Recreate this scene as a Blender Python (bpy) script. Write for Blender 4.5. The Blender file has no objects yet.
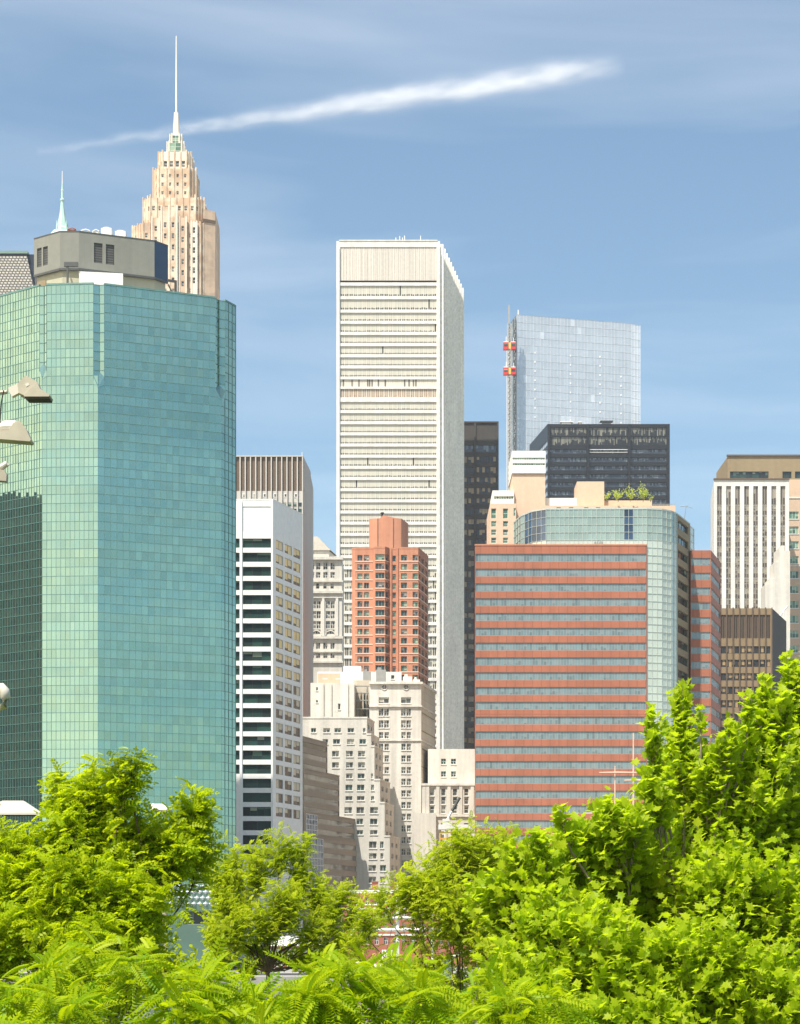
import bpy, math, random
import numpy as np
random.seed(7)
RNG = np.random.default_rng(11)
S = bpy.context.scene
COL = S.collection
# ---------------------------------------------------------------- camera frame (70 mm shift lens, level)
F = 1991.1; HY = 930.0; CZ = 8.0; CX = 400.0
def P(px, Y): return ((px - CX) * Y / F, Y)
def Z(py, Y): return CZ + (HY - py) * Y / F

# ---------------------------------------------------------------- node helpers
class NT:
    def __init__(s, name, surf=True):
        s.m = bpy.data.materials.new(name); s.m.use_nodes = True
        s.t = s.m.node_tree; s.t.nodes.clear()
        s.out = s.t.nodes.new('ShaderNodeOutputMaterial')
    def n(s, typ, ins=None, **kw):
        nd = s.t.nodes.new(typ)
        for k, v in kw.items(): setattr(nd, k, v)
        for k, v in (ins or {}).items():
            if hasattr(v, 'is_output') or isinstance(v, bpy.types.NodeSocket): s.t.links.new(v, nd.inputs[k])
            else: nd.inputs[k].default_value = v
        return nd
    def math(s, op, a, b=0.0, c=None, clamp=False):
        ins = {0: a, 1: b}
        if c is not None: ins[2] = c
        return s.n('ShaderNodeMath', ins, operation=op, use_clamp=clamp).outputs[0]
    def mix(s, f, a, b, blend='MIX'):
        nd = s.n('ShaderNodeMix', None, data_type='RGBA', blend_type=blend)
        for k, v in ((0, f), (6, a), (7, b)):
            if isinstance(v, bpy.types.NodeSocket): s.t.links.new(v, nd.inputs[k])
            else: nd.inputs[k].default_value = v if k == 0 else (*v, 1.0)[:4]
        return nd.outputs[2]
    def noise(s, vec, scale, detail=3.0, rough=.55):
        return s.n('ShaderNodeTexNoise', {'Vector': vec, 'Scale': scale, 'Detail': detail, 'Roughness': rough}).outputs[0]
    def ramp(s, f, lo, hi, a=0.0, b=1.0):
        return s.n('ShaderNodeMapRange', {0: f, 1: lo, 2: hi, 3: a, 4: b}).outputs[0]
    def done(s, sh): s.t.links.new(sh, s.out.inputs[0]); return s.m

def c4(c): return (c[0], c[1], c[2], 1.0)
def mat_stone(name, col, var=.10, streak=.12, rough=.85, panel=None, spec=.25, col2=None, blotch=.05):
    t = NT(name); co = t.n('ShaderNodeTexCoord').outputs['Object']
    big = t.noise(co, .06, 3); fine = t.noise(co, .9, 4, .6)
    mp = t.n('ShaderNodeMapping', {'Vector': co, 'Scale': (.55, .55, .025)}).outputs[0]
    st = t.noise(mp, 1.0, 4, .6)
    f = t.math('ADD', t.ramp(big, .3, .7, 1 - var, 1 + var * .5), t.ramp(st, .3, .7, -streak, streak * .4))
    f = t.math('ADD', f, t.ramp(fine, .3, .7, -blotch, blotch))
    base = c4(col)[:3]
    if col2 is not None: colr = t.mix(t.ramp(t.noise(co, .22, 3), .42, .58), base, col2)
    else: colr = t.mix(0.0, base, base)
    if panel:
        w, h, mort, dark = panel
        xyz = t.n('ShaderNodeSeparateXYZ', {0: co})
        u = t.math('ADD', xyz.outputs[0], xyz.outputs[1])
        vec = t.n('ShaderNodeCombineXYZ', {0: u, 1: xyz.outputs[2]}).outputs[0]
        br = t.n('ShaderNodeTexBrick', {'Vector': vec, 'Color1': (1, 1, 1, 1), 'Color2': (.9, .9, .9, 1), 'Mortar': (dark, dark, dark, 1), 'Scale': 1.0, 'Mortar Size': mort, 'Brick Width': w, 'Row Height': h}, offset=0.0)
        colr = t.mix(1.0, colr, br.outputs[0], 'MULTIPLY')
    g = t.n('ShaderNodeCombineXYZ', {0: f, 1: f, 2: f}).outputs[0]
    colr = t.mix(1.0, colr, g, 'MULTIPLY')
    return t.done(t.n('ShaderNodeBsdfPrincipled', {'Base Color': colr, 'Roughness': rough, 'Specular IOR Level': spec}).outputs[0])

def mat_plain(name, col, rough=.6, metal=0.0, spec=.4, var=.08):
    t = NT(name); co = t.n('ShaderNodeTexCoord').outputs['Object']
    f = t.ramp(t.noise(co, 1.3, 4), .3, .7, 1 - var, 1 + var)
    g = t.n('ShaderNodeCombineXYZ', {0: f, 1: f, 2: f}).outputs[0]
    return t.done(t.n('ShaderNodeBsdfPrincipled', {'Base Color': t.mix(1.0, col, g, 'MULTIPLY'), 'Roughness': rough, 'Metallic': metal, 'Specular IOR Level': spec}).outputs[0])

def mat_window(name, dark, blinds, prob=.5, lo=.2, hi=.9, rough=.05, spec=.6, metal=0.0, open_dark=None):
    """glazing with a blind pulled part of the way down behind it; rnd is a per-pane face attribute"""
    t = NT(name)
    r = t.n('ShaderNodeAttribute', None, attribute_name='rnd').outputs['Fac']
    def wn(k): return t.n('ShaderNodeTexWhiteNoise', {'W': t.math('MULTIPLY_ADD', r, 913.7, k)}, noise_dimensions='1D')
    uv = t.n('ShaderNodeUVMap').outputs[0]
    v = t.n('ShaderNodeSeparateXYZ', {0: uv}).outputs[1]
    a = wn(1.3); b = wn(7.7); c = wn(19.1)
    has = t.math('LESS_THAN', a.outputs[0], prob)
    ln = t.ramp(b.outputs[0], 0, 1, 1 - hi, 1 - lo)
    m = t.math('MULTIPLY', has, t.math('GREATER_THAN', v, ln))
    bl = t.mix(c.outputs[0], blinds[0], blinds[-1])
    dk = t.mix(t.ramp(wn(31.0).outputs[0], 0, 1), dark, open_dark or tuple(x * 1.8 for x in dark))
    col = t.mix(m, dk, bl)
    return t.done(t.n('ShaderNodeBsdfPrincipled', {'Base Color': col, 'Roughness': rough, 'Specular IOR Level': spec, 'Metallic': metal}).outputs[0])

def mat_curtain(name, col, metal=.6, rough=.06, var=.12, spec=.8, col2=None):
    t = NT(name)
    r = t.n('ShaderNodeAttribute', None, attribute_name='rnd').outputs['Fac']
    w = t.n('ShaderNodeTexWhiteNoise', {'W': t.math('MULTIPLY', r, 517.0)}, noise_dimensions='1D').outputs[0]
    co = t.n('ShaderNodeTexCoord').outputs['Object']
    mp = t.n('ShaderNodeMapping', {'Vector': co, 'Scale': (.02, .02, .12)}).outputs[0]
    f = t.math('ADD', t.ramp(w, 0, 1, 1 - var, 1 + var), t.ramp(t.noise(mp, 1.0, 2), .3, .7, -var, var))
    g = t.n('ShaderNodeCombineXYZ', {0: f, 1: f, 2: f}).outputs[0]
    if col2 is not None:                                       # bluer bands in the pane colour stand for uneven reflections
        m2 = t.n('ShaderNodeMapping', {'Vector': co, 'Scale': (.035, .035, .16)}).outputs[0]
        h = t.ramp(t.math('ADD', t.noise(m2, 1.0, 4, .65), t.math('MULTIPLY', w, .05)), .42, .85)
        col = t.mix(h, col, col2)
    return t.done(t.n('ShaderNodeBsdfPrincipled', {'Base Color': t.mix(1.0, col, g, 'MULTIPLY'), 'Roughness': rough, 'Metallic': metal, 'Specular IOR Level': spec}).outputs[0])

def mat_leaf(name, c1, c2, trans, tw=.35, rough=.42):
    t = NT(name)
    r = t.n('ShaderNodeAttribute', None, attribute_name='rnd').outputs['Fac']
    col = t.mix(r, c1, c2)
    d = t.n('ShaderNodeBsdfPrincipled', {'Base Color': col, 'Roughness': rough, 'Specular IOR Level': .10}).outputs[0]
    tr = t.n('ShaderNodeBsdfTranslucent', {'Color': t.mix(r, trans, tuple(min(1, x * 1.25) for x in trans))}).outputs[0]
    return t.done(t.n('ShaderNodeMixShader', {0: tw, 1: d, 2: tr}).outputs[0])

# ---------------------------------------------------------------- mesh building
class MB:
    def __init__(s): s.v = []; s.f = []; s.m = []; s.uv = []; s.r = []
    def poly(s, pts, mat=0, rnd=None, uv=None):
        i = len(s.v); s.v.extend(pts); s.f.append(tuple(range(i, i + len(pts)))); s.m.append(mat)
        s.uv.append(uv or ([(0, 0), (1, 0), (1, 1), (0, 1)] if len(pts) == 4 else [(0, 0)] * len(pts)))
        s.r.append(random.random() if rnd is None else rnd)
    def quad(s, a, b, c, d, mat=0, rnd=None, uv=None): s.poly([a, b, c, d], mat, rnd, uv)
    def box(s, x0, x1, y0, y1, z0, z1, mat=0):
        s.prism([(x0, y0), (x1, y0), (x1, y1), (x0, y1)], z0, z1, mat, bottom=True)
    def prism(s, pl, z0, z1, mat=0, top=True, bottom=False, pl2=None, topmat=None):
        n = len(pl); pl2 = pl2 or pl
        area = sum(pl[i][0] * pl[(i + 1) % n][1] - pl[(i + 1) % n][0] * pl[i][1] for i in range(n))
        if area < 0: pl = pl[::-1]; pl2 = pl2[::-1]
        rr = random.random()
        for i in range(n):
            a, b = pl[i], pl[(i + 1) % n]; c, d = pl2[(i + 1) % n], pl2[i]
            s.quad((a[0], a[1], z0), (b[0], b[1], z0), (c[0], c[1], z1), (d[0], d[1], z1), mat, rr)
        if top: s.poly([(p[0], p[1], z1) for p in pl2], mat if topmat is None else topmat, rr)
        if bottom: s.poly([(p[0], p[1], z0) for p in pl[::-1]], mat, rr)
    def obox(s, fc, u0, u1, d0, d1, z0, z1, mat=0):
        s.prism([fc.xy(u0, d0), fc.xy(u1, d0), fc.xy(u1, d1), fc.xy(u0, d1)], z0, z1, mat, bottom=True)
    def tube(s, pts, rad, n=6, mat=0, cap=True):
        pts = [np.array(p, float) for p in pts]; rings = []
        for i, p in enumerate(pts):
            d = pts[min(i + 1, len(pts) - 1)] - pts[max(i - 1, 0)]; d /= np.linalg.norm(d) + 1e-9
            a = np.cross(d, (0, 0, 1.0) if abs(d[2]) < .9 else (1.0, 0, 0)); a /= np.linalg.norm(a); b = np.cross(d, a)
            r = rad[i] if hasattr(rad, '__len__') else rad
            rings.append([tuple(p + r * (math.cos(2 * math.pi * k / n) * a + math.sin(2 * math.pi * k / n) * b)) for k in range(n)])
        i0 = len(s.v)
        for rg in rings: s.v.extend(rg)
        for i in range(len(pts) - 1):
            for k in range(n):
                k2 = (k + 1) % n
                s.f.append((i0 + i * n + k, i0 + (i + 1) * n + k, i0 + (i + 1) * n + k2, i0 + i * n + k2)); s.m.append(mat); s.uv.append([(0, 0), (0, 1), (1, 1), (1, 0)]); s.r.append(.5)
        if cap:
            for b, rev in ((i0, False), (i0 + (len(pts) - 1) * n, True)):
                ids = list(range(b, b + n)); s.f.append(tuple(ids[::-1] if rev else ids)); s.m.append(mat); s.uv.append([(0, 0)] * n); s.r.append(.5)
    def lathe(s, x, y, prof, n=12, mat=0):
        s.tube([(x, y, z) for z, r in prof], [r for z, r in prof], n, mat)
    def build(s, name, mats, parent=None, smooth=False, label=None, kind=None):
        me = bpy.data.meshes.new(name)
        b = np.array(parent_base(parent)) if parent is not None else np.zeros(3)
        v = (np.array(s.v, float).reshape(-1, 3) - b)
        me.from_pydata(v.tolist(), [], s.f)
        for mt in (mats if isinstance(mats, (list, tuple)) else [mats]): me.materials.append(mt)
        me.polygons.foreach_set('material_index', s.m)
        if smooth: me.polygons.foreach_set('use_smooth', [True] * len(s.f))
        uvl = me.uv_layers.new(name='UVMap')
        uvl.data.foreach_set('uv', np.array([c for f in s.uv for c in f], float).ravel())
        me.attributes.new('rnd', 'FLOAT', 'FACE').data.foreach_set('value', s.r)
        me.update()
        return link(name, me, parent, label, kind)
BASE = {}
def parent_base(o):
    while o.parent is not None: o = o.parent
    return BASE.get(o.name, (0, 0, 0))
def link(name, me, parent, label=None, kind=None):
    o = bpy.data.objects.new(name, me); COL.objects.link(o)
    if parent is not None: o.parent = parent
    if label: o['label'] = label
    if kind: o['kind'] = kind
    return o
def thing(name, label, cat, loc, group=None):
    o = bpy.data.objects.new(name, None); COL.objects.link(o); o.location = loc; o.empty_display_size = 1
    o['label'] = label; o['category'] = cat
    if group: o['group'] = group
    BASE[o.name] = tuple(loc)
    return o
def top(mb, name, mats, label, cat, group=None, smooth=False):
    o = mb.build(name, mats, None, smooth); o['label'] = label; o['category'] = cat
    if group: o['group'] = group
    return o
def struct(mb, name, mats, smooth=False): return mb.build(name, mats, None, smooth, kind='structure')

class Fc:
    """a vertical facade plane from ground point A to B (left to right as seen from outside)"""
    def __init__(s, A, B):
        s.A = np.array(A, float); s.B = np.array(B, float); d = s.B - s.A; s.w = float(np.linalg.norm(d)); s.u = d / s.w
        s.n = np.array((s.u[1], -s.u[0]))
    def xy(s, u, d=0.0): p = s.A + s.u * u + s.n * d; return (float(p[0]), float(p[1]))
    def pt(s, u, d, z): x, y = s.xy(u, d); return (x, y, z)
    def upx(s, px):
        k = (px - CX) / F
        return float((k * s.A[1] - s.A[0]) / (s.u[0] - k * s.u[1]))
    def z(s, py, u=None):
        u = s.w / 2 if u is None else u
        return Z(py, s.xy(u)[1])
    def rect(s, px0, px1, py0, py1):
        u0, u1 = s.upx(px0), s.upx(px1); um = (u0 + u1) / 2
        return (u0, u1, s.z(py1, um), s.z(py0, um))
    def off(s, d): return Fc(s.xy(0, d), s.xy(s.w, d))
    def sub(s, u0, u1): return Fc(s.xy(u0), s.xy(u1))

def wall(mb, fc, z0, z1, ops=(), depth=.35, mat=0, u0=0.0, u1=None, mat_rev=None):
    u1 = fc.w if u1 is None else u1
    ops = [(max(a, u0), min(b, u1), max(c, z0), min(d, z1)) for a, b, c, d in ops]
    ops = [o for o in ops if o[1] - o[0] > .01 and o[3] - o[2] > .01]
    zs = sorted({round(q, 4) for q in [z0, z1] + [o[2] for o in ops] + [o[3] for o in ops]})
    for a, b in zip(zs[:-1], zs[1:]):
        if b - a < 1e-3: continue
        zm = (a + b) / 2; cur = u0
        for o in sorted([o for o in ops if o[2] < zm < o[3]]):
            if o[0] > cur + 1e-3: mb.quad(fc.pt(cur, 0, a), fc.pt(o[0], 0, a), fc.pt(o[0], 0, b), fc.pt(cur, 0, b), mat)
            cur = max(cur, o[1])
        if u1 > cur + 1e-3: mb.quad(fc.pt(cur, 0, a), fc.pt(u1, 0, a), fc.pt(u1, 0, b), fc.pt(cur, 0, b), mat)
    mr = mat if mat_rev is None else mat_rev
    for a, b, c, d in ops:
        mb.quad(fc.pt(a, 0, c), fc.pt(b, 0, c), fc.pt(b, -depth, c), fc.pt(a, -depth, c), mr)
        mb.quad(fc.pt(a, 0, d), fc.pt(a, -depth, d), fc.pt(b, -depth, d), fc.pt(b, 0, d), mr)
        mb.quad(fc.pt(a, 0, c), fc.pt(a, -depth, c), fc.pt(a, -depth, d), fc.pt(a, 0, d), mr)
        mb.quad(fc.pt(b, 0, c), fc.pt(b, 0, d), fc.pt(b, -depth, d), fc.pt(b, -depth, c), mr)

def pane(mb, fc, r, depth=.35, nu=1, nv=1, bar=.10, edge=.10, tilt=0.0, frame=1, same=False, out=.06):
    """glazing of one opening with its frame bars; panes in slot 0, frame in slot 1"""
    a, b, c, d = r; rr = random.random()
    du = (b - a) / nu; dz = (d - c) / nv
    for i in range(nu):
        for j in range(nv):
            t = [random.uniform(-tilt, tilt) for _ in range(3)]
            t4 = t[0] + t[2] - t[1]
            q = [(a + i * du, c + j * dz), (a + (i + 1) * du, c + j * dz), (a + (i + 1) * du, c + (j + 1) * dz), (a + i * du, c + (j + 1) * dz)]
            vv = [(0, j / nv), (1, j / nv), (1, (j + 1) / nv), (0, (j + 1) / nv)] if nv > 1 else None
            mb.quad(*[fc.pt(q[k][0], -depth + (t[0], t[1], t[2], t4)[k], q[k][1]) for k in range(4)], 0, rr if same else None, vv)
    if frame is None: return
    D0, D1 = -depth - .02, -depth + out
    if edge:
        mb.obox(fc, a, b, D0, D1, c, c + edge, frame); mb.obox(fc, a, b, D0, D1, d - edge, d, frame)
        mb.obox(fc, a, a + edge, D0, D1, c + edge, d - edge, frame); mb.obox(fc, b - edge, b, D0, D1, c + edge, d - edge, frame)
    if bar:
        for i in range(1, nu): mb.obox(fc, a + i * du - bar / 2, a + i * du + bar / 2, D0, D1 + .01, c + edge, d - edge, frame)
        for j in range(1, nv): mb.obox(fc, a + edge, b - edge, D0, D1 - .01, c + j * dz - bar / 2, c + j * dz + bar / 2, frame)

def windows(root, items, name='window', cap=100):
    """items: (draw(mb), mats). The first `cap` become parts, what is left one stuff part."""
    for draw, mats in items[:cap]:
        mb = MB(); draw(mb); mb.build(name, mats, root)
    rest = {}
    for draw, mats in items[cap:]: rest.setdefault(tuple(m.name for m in mats), (MB(), mats)); draw(rest[tuple(m.name for m in mats)][0])
    for mb, mats in rest.values(): mb.build(name, mats, root, kind='stuff')

def shell(mb, pl, z0, z1, skip=(), mat=0, roofmat=None, roof=True):
    """plain walls of a footprint (ccw or cw) but for the edges in skip, and its roof"""
    n = len(pl)
    for i in range(n):
        if i in skip: continue
        f = Fc(pl[i], pl[(i + 1) % n]); mb.quad(f.pt(0, 0, z0), f.pt(f.w, 0, z0), f.pt(f.w, 0, z1), f.pt(0, 0, z1), mat)
    if roof: mb.poly([(p[0], p[1], z1) for p in pl], mat if roofmat is None else roofmat)
def parapet(mb, pl, z, h, t=.4, mat=0):
    n = len(pl)
    for i in range(n):
        f = Fc(pl[i], pl[(i + 1) % n]); mb.obox(f, 0, f.w, -t, .06, z, z + h, mat)

def curtain(fc, z0, z1, cols, rowh, mats, root, name, slot=lambda i, j: 0, tilt=.02, bar=.1, u0=0.0, u1=None, bar_out=.07, label=None, hbar=None, zref=None):
    """glazed facade: panes as one part, its bars as a sub-part"""
    u1 = fc.w if u1 is None else u1
    mb = MB(); du = (u1 - u0) / cols; nr = max(1, round((z1 - z0) / rowh)); dz = (z1 - z0) / nr
    for i in range(cols):
        for j in range(nr):
            t = [random.uniform(-tilt, tilt) for _ in range(3)]; t.append(t[0] + t[2] - t[1])
            q = ((i, j), (i + 1, j), (i + 1, j + 1), (i, j + 1))
            mb.quad(*[fc.pt(u0 + a * du, -.05 + t[k], z0 + b * dz) for k, (a, b) in enumerate(q)], slot(i, nr - 1 - j))
    g = mb.build(name, mats[:-1], root, label=label)
    mg = MB(); hb = bar if hbar is None else hbar
    for i in range(cols + 1): mg.obox(fc, max(u0, u0 + i * du - bar / 2), min(u1, u0 + i * du + bar / 2), -.12, bar_out, z0, z1)
    for j in range(nr + 1): mg.obox(fc, u0, u1, -.12, bar_out - .012, max(z0, z0 + j * dz - hb / 2), min(z1, z0 + j * dz + hb / 2))
    mg.build('mullion_grid', mats[-1], g)
    return g
# ---------------------------------------------------------------- materials
M = {}
M['white'] = mat_stone('white_cladding', (.85, .84, .80), .03, .04, .6)
M['white_panel'] = mat_stone('white_precast', (.735, .72, .675), .06, .11, .7, panel=(1.5, 3.6, .03, .8))
M['cream'] = mat_stone('cream_stone', (.64, .605, .53), .09, .20, .85)
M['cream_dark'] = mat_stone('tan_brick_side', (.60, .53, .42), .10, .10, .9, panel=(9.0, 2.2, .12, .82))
M['bone'] = mat_stone('bone_limestone', (.69, .655, .58), .09, .20, .85)
M['ribbed'] = mat_stone('ribbed_beige_panel', (.68, .63, .555), .05, .05, .7, panel=(.8, 40, .10, .72))
M['speckle'] = mat_stone('speckled_concrete', (.90, .85, .74), .07, .06, .9, blotch=.16)
M['rib_beige'] = mat_stone('blind_fabric', (.60, .57, .48), .05, .0)
M['deco'] = mat_stone('pale_limestone', (.70, .59, .45), .10, .14, .85, col2=(.56, .40, .27))
M['deco_low'] = mat_stone('buff_brick', (.62, .46, .33), .12, .16, .9, col2=(.50, .37, .27))
M['deco_white'] = mat_stone('bleached_limestone', (.74, .66, .54), .05, .08, .8)
M['salmon'] = mat_stone('salmon_brick', (.53, .245, .15), .10, .16, .9)
M['salmon_sill'] = mat_stone('pale_sill_stone', (.74, .50, .38), .05, .05)
M['red'] = mat_stone('red_granite', (.42, .152, .088), .09, .14, .6, panel=(2.1, 30, .10, .72))
M['tan'] = mat_stone('tan_stone', (.29, .225, .135), .10, .08, .8)
M['tan_light'] = mat_stone('peach_stone', (.58, .42, .295), .06, .06, .85)
M['peach'] = mat_stone('peach_stucco', (.68, .49, .35), .06, .06, .85)
M['peach_white'] = mat_stone('pale_parapet', (.76, .74, .66), .05, .05)
M['brown'] = mat_stone('brown_metal', (.14, .10, .07), .10, .05, .5)
M['brown_dark'] = mat_stone('dark_bronze', (.07, .06, .052), .10, .06, .75)
M['bronze_band'] = mat_stone('bronze_spandrel', (.28, .20, .115), .14, .05, .5)
M['fin'] = mat_stone('grey_fin', (.52, .50, .46), .05, .05, .5)
M['grey_side'] = mat_stone('grey_beige_cladding', (.46, .44, .40), .06, .08, .7)
M['black'] = mat_plain('black_steel', (.018, .021, .026), .45, .3)
M['navy'] = mat_plain('navy_panel', (.02, .03, .05), .3)
M['roof'] = mat_stone('roof_gravel', (.36, .34, .31), .1, 0)
M['grey_box'] = mat_stone('grey_metal_cladding', (.24, .24, .205), .04, .04, .6, panel=(1.6, 60, .03, .9))
M['khaki'] = mat_stone('khaki_cladding', (.42, .41, .30), .05, .06, .7)
M['dark_grey'] = mat_plain('dark_grey_metal', (.085, .088, .085), .5, .2)
M['louver'] = mat_stone('louver_slats', (.10, .10, .095), .05, 0, .6, panel=(50, .5, .12, .45))
M['unit'] = mat_plain('pale_unit_metal', (.72, .71, .67), .5)
M['copper'] = mat_plain('verdigris_copper', (.42, .62, .55), .7)
M['green_cope'] = mat_plain('green_coping', (.16, .25, .20), .6)
M['mullion_green'] = mat_plain('green_mullion', (.14, .27, .24), .5, .3)
M['mullion_pale'] = mat_plain('pale_mullion', (.50, .53, .48), .5, .2)
M['mullion_dark'] = mat_plain('dark_mullion', (.03, .03, .03), .5)
M['mullion_white'] = mat_plain('white_mullion', (.75, .75, .73), .5)
M['frame_grey'] = mat_plain('grey_window_frame', (.30, .30, .28), .5)
M['frame_white'] = mat_plain('white_window_frame', (.70, .69, .64), .5)
M['red_paint'] = mat_plain('red_paint', (.62, .03, .025), .45)
M['steel'] = mat_plain('galvanised_steel', (.42, .41, .39), .5, .4)
M['spar'] = mat_plain('white_spar_paint', (.80, .77, .72), .55)
M['spar_buff'] = mat_plain('buff_spar_paint', (.70, .48, .36), .6)
M['lamp'] = mat_plain('lamp_enamel', (.40, .36, .28), .5, var=.25)
M['lamp_pale'] = mat_plain('pale_lamp_enamel', (.58, .54, .47), .45)
M['lamp_dark'] = mat_plain('lamp_gasket', (.03, .025, .02), .6)
M['orange'] = mat_plain('orange_net', (.70, .32, .08), .8)
M['yellow'] = mat_plain('yellow_paint', (.75, .55, .10), .6)
M['brickred'] = mat_stone('old_red_brick', (.36, .13, .085), .12, .1, .9)
# glazing
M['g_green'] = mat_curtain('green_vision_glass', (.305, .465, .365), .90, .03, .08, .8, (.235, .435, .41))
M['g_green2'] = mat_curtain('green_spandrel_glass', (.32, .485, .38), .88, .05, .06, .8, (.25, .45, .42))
M['g_pale'] = mat_curtain('pale_green_glass', (.56, .61, .51), .25, .15, .06)
M['g_mid'] = mat_curtain('grey_green_glass', (.36, .44, .37), .38, .1, .08)
M['g_podium'] = mat_curtain('dull_green_glass', (.16, .26, .21), .4, .12, .12)
M['g_blue'] = mat_curtain('deep_blue_glass', (.05, .09, .15), .35, .04, .3)
M['g_silver'] = mat_curtain('silver_glass', (.55, .585, .61), .45, .22, .05)
M['g_silver_spandrel'] = mat_curtain('bright_silver_glass', (.68, .71, .73), .40, .2, .06)
M['g_band'] = mat_window('banded_ribbon_glass', (.11, .155, .16), [(.22, .27, .265), (.16, .21, .215)], .8, .25, 1.0, .08, .9)
M['g_dark'] = mat_window('dark_window_glass', (.016, .024, .026), [(.36, .38, .28), (.07, .16, .12)], .22, .12, .55, .04, .6, open_dark=(.03, .075, .06))
M['g_yellow'] = mat_window('amber_reflection_glass', (.05, .055, .05), [(.85, .64, .25), (.74, .62, .38)], .95, .55, 1.0, .15, .4)  # amber in the blind colour stands for sunlit surroundings mirrored in the panes
M['g_beige'] = mat_window('beige_blind_glass', (.06, .06, .05), [(.62, .58, .45), (.5, .47, .36)], .8, .35, 1.0, .12, .4)
M['g_blinds'] = mat_window('drawn_blind_glass', (.035, .035, .03), [(.58, .555, .47), (.50, .485, .41)], .993, .76, .82, .12, .3)
M['g_halfblinds'] = mat_window('half_blind_glass', (.05, .052, .046), [(.56, .53, .42), (.44, .42, .33)], .6, .3, .9, .1, .4)
M['g_vent'] = mat_window('plant_vent_glass', (.10, .09, .07), [(.70, .66, .56), (.64, .60, .50)], .75, .99, 1.0, .5, .3)
M['g_louvre'] = mat_window('brown_louvre', (.22, .15, .10), [(.40, .29, .21), (.36, .27, .2)], .98, .7, .85, .6, .3)
M['g_old'] = mat_window('old_sash_glass', (.055, .055, .05), [(.50, .47, .38), (.34, .32, .26)], .5, .25, .8, .1, .5)
M['g_bronze'] = mat_window('bronze_window_glass', (.02, .018, .016), [(.42, .28, .13), (.30, .20, .10)], .62, .5, 1.0, .08, .5)
M['g_bronze2'] = mat_window('dim_bronze_glass', (.022, .022, .024), [(.30, .21, .11), (.20, .15, .09)], .55, .6, 1.0, .08, .5)
M['g_lattice'] = mat_window('mottled_louvre', (.02, .022, .024), [(.26, .25, .20), (.12, .12, .10)], .75, .2, 1.0, .3, .4)
M['g_hatch'] = mat_window('blue_grey_ribbon', (.035, .042, .055), [(.20, .23, .25), (.12, .14, .16)], .6, .3, .95, .12, .6)
M['g_grn'] = mat_window('green_tint_glass', (.06, .12, .08), [(.34, .44, .30), (.22, .34, .24)], .7, .3, .9, .08, .5)
M['g_pier'] = mat_window('pier_sash_glass', (.075, .062, .05), [(.34, .30, .24), (.22, .19, .15)], .7, .3, .75, .12, .35)
M['frame_stone'] = mat_plain('stone_grey_frame', (.40, .37, .31), .7)
M['g_strip'] = mat_window('striped_bronze_glass', (.17, .155, .13), [(.25, .215, .17), (.21, .2, .175)], .7, .9, 1.0, .10, .6)

def rows(y0, pitch, n, h): return [(y0 + i * pitch, y0 + i * pitch + h) for i in range(n)]

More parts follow.
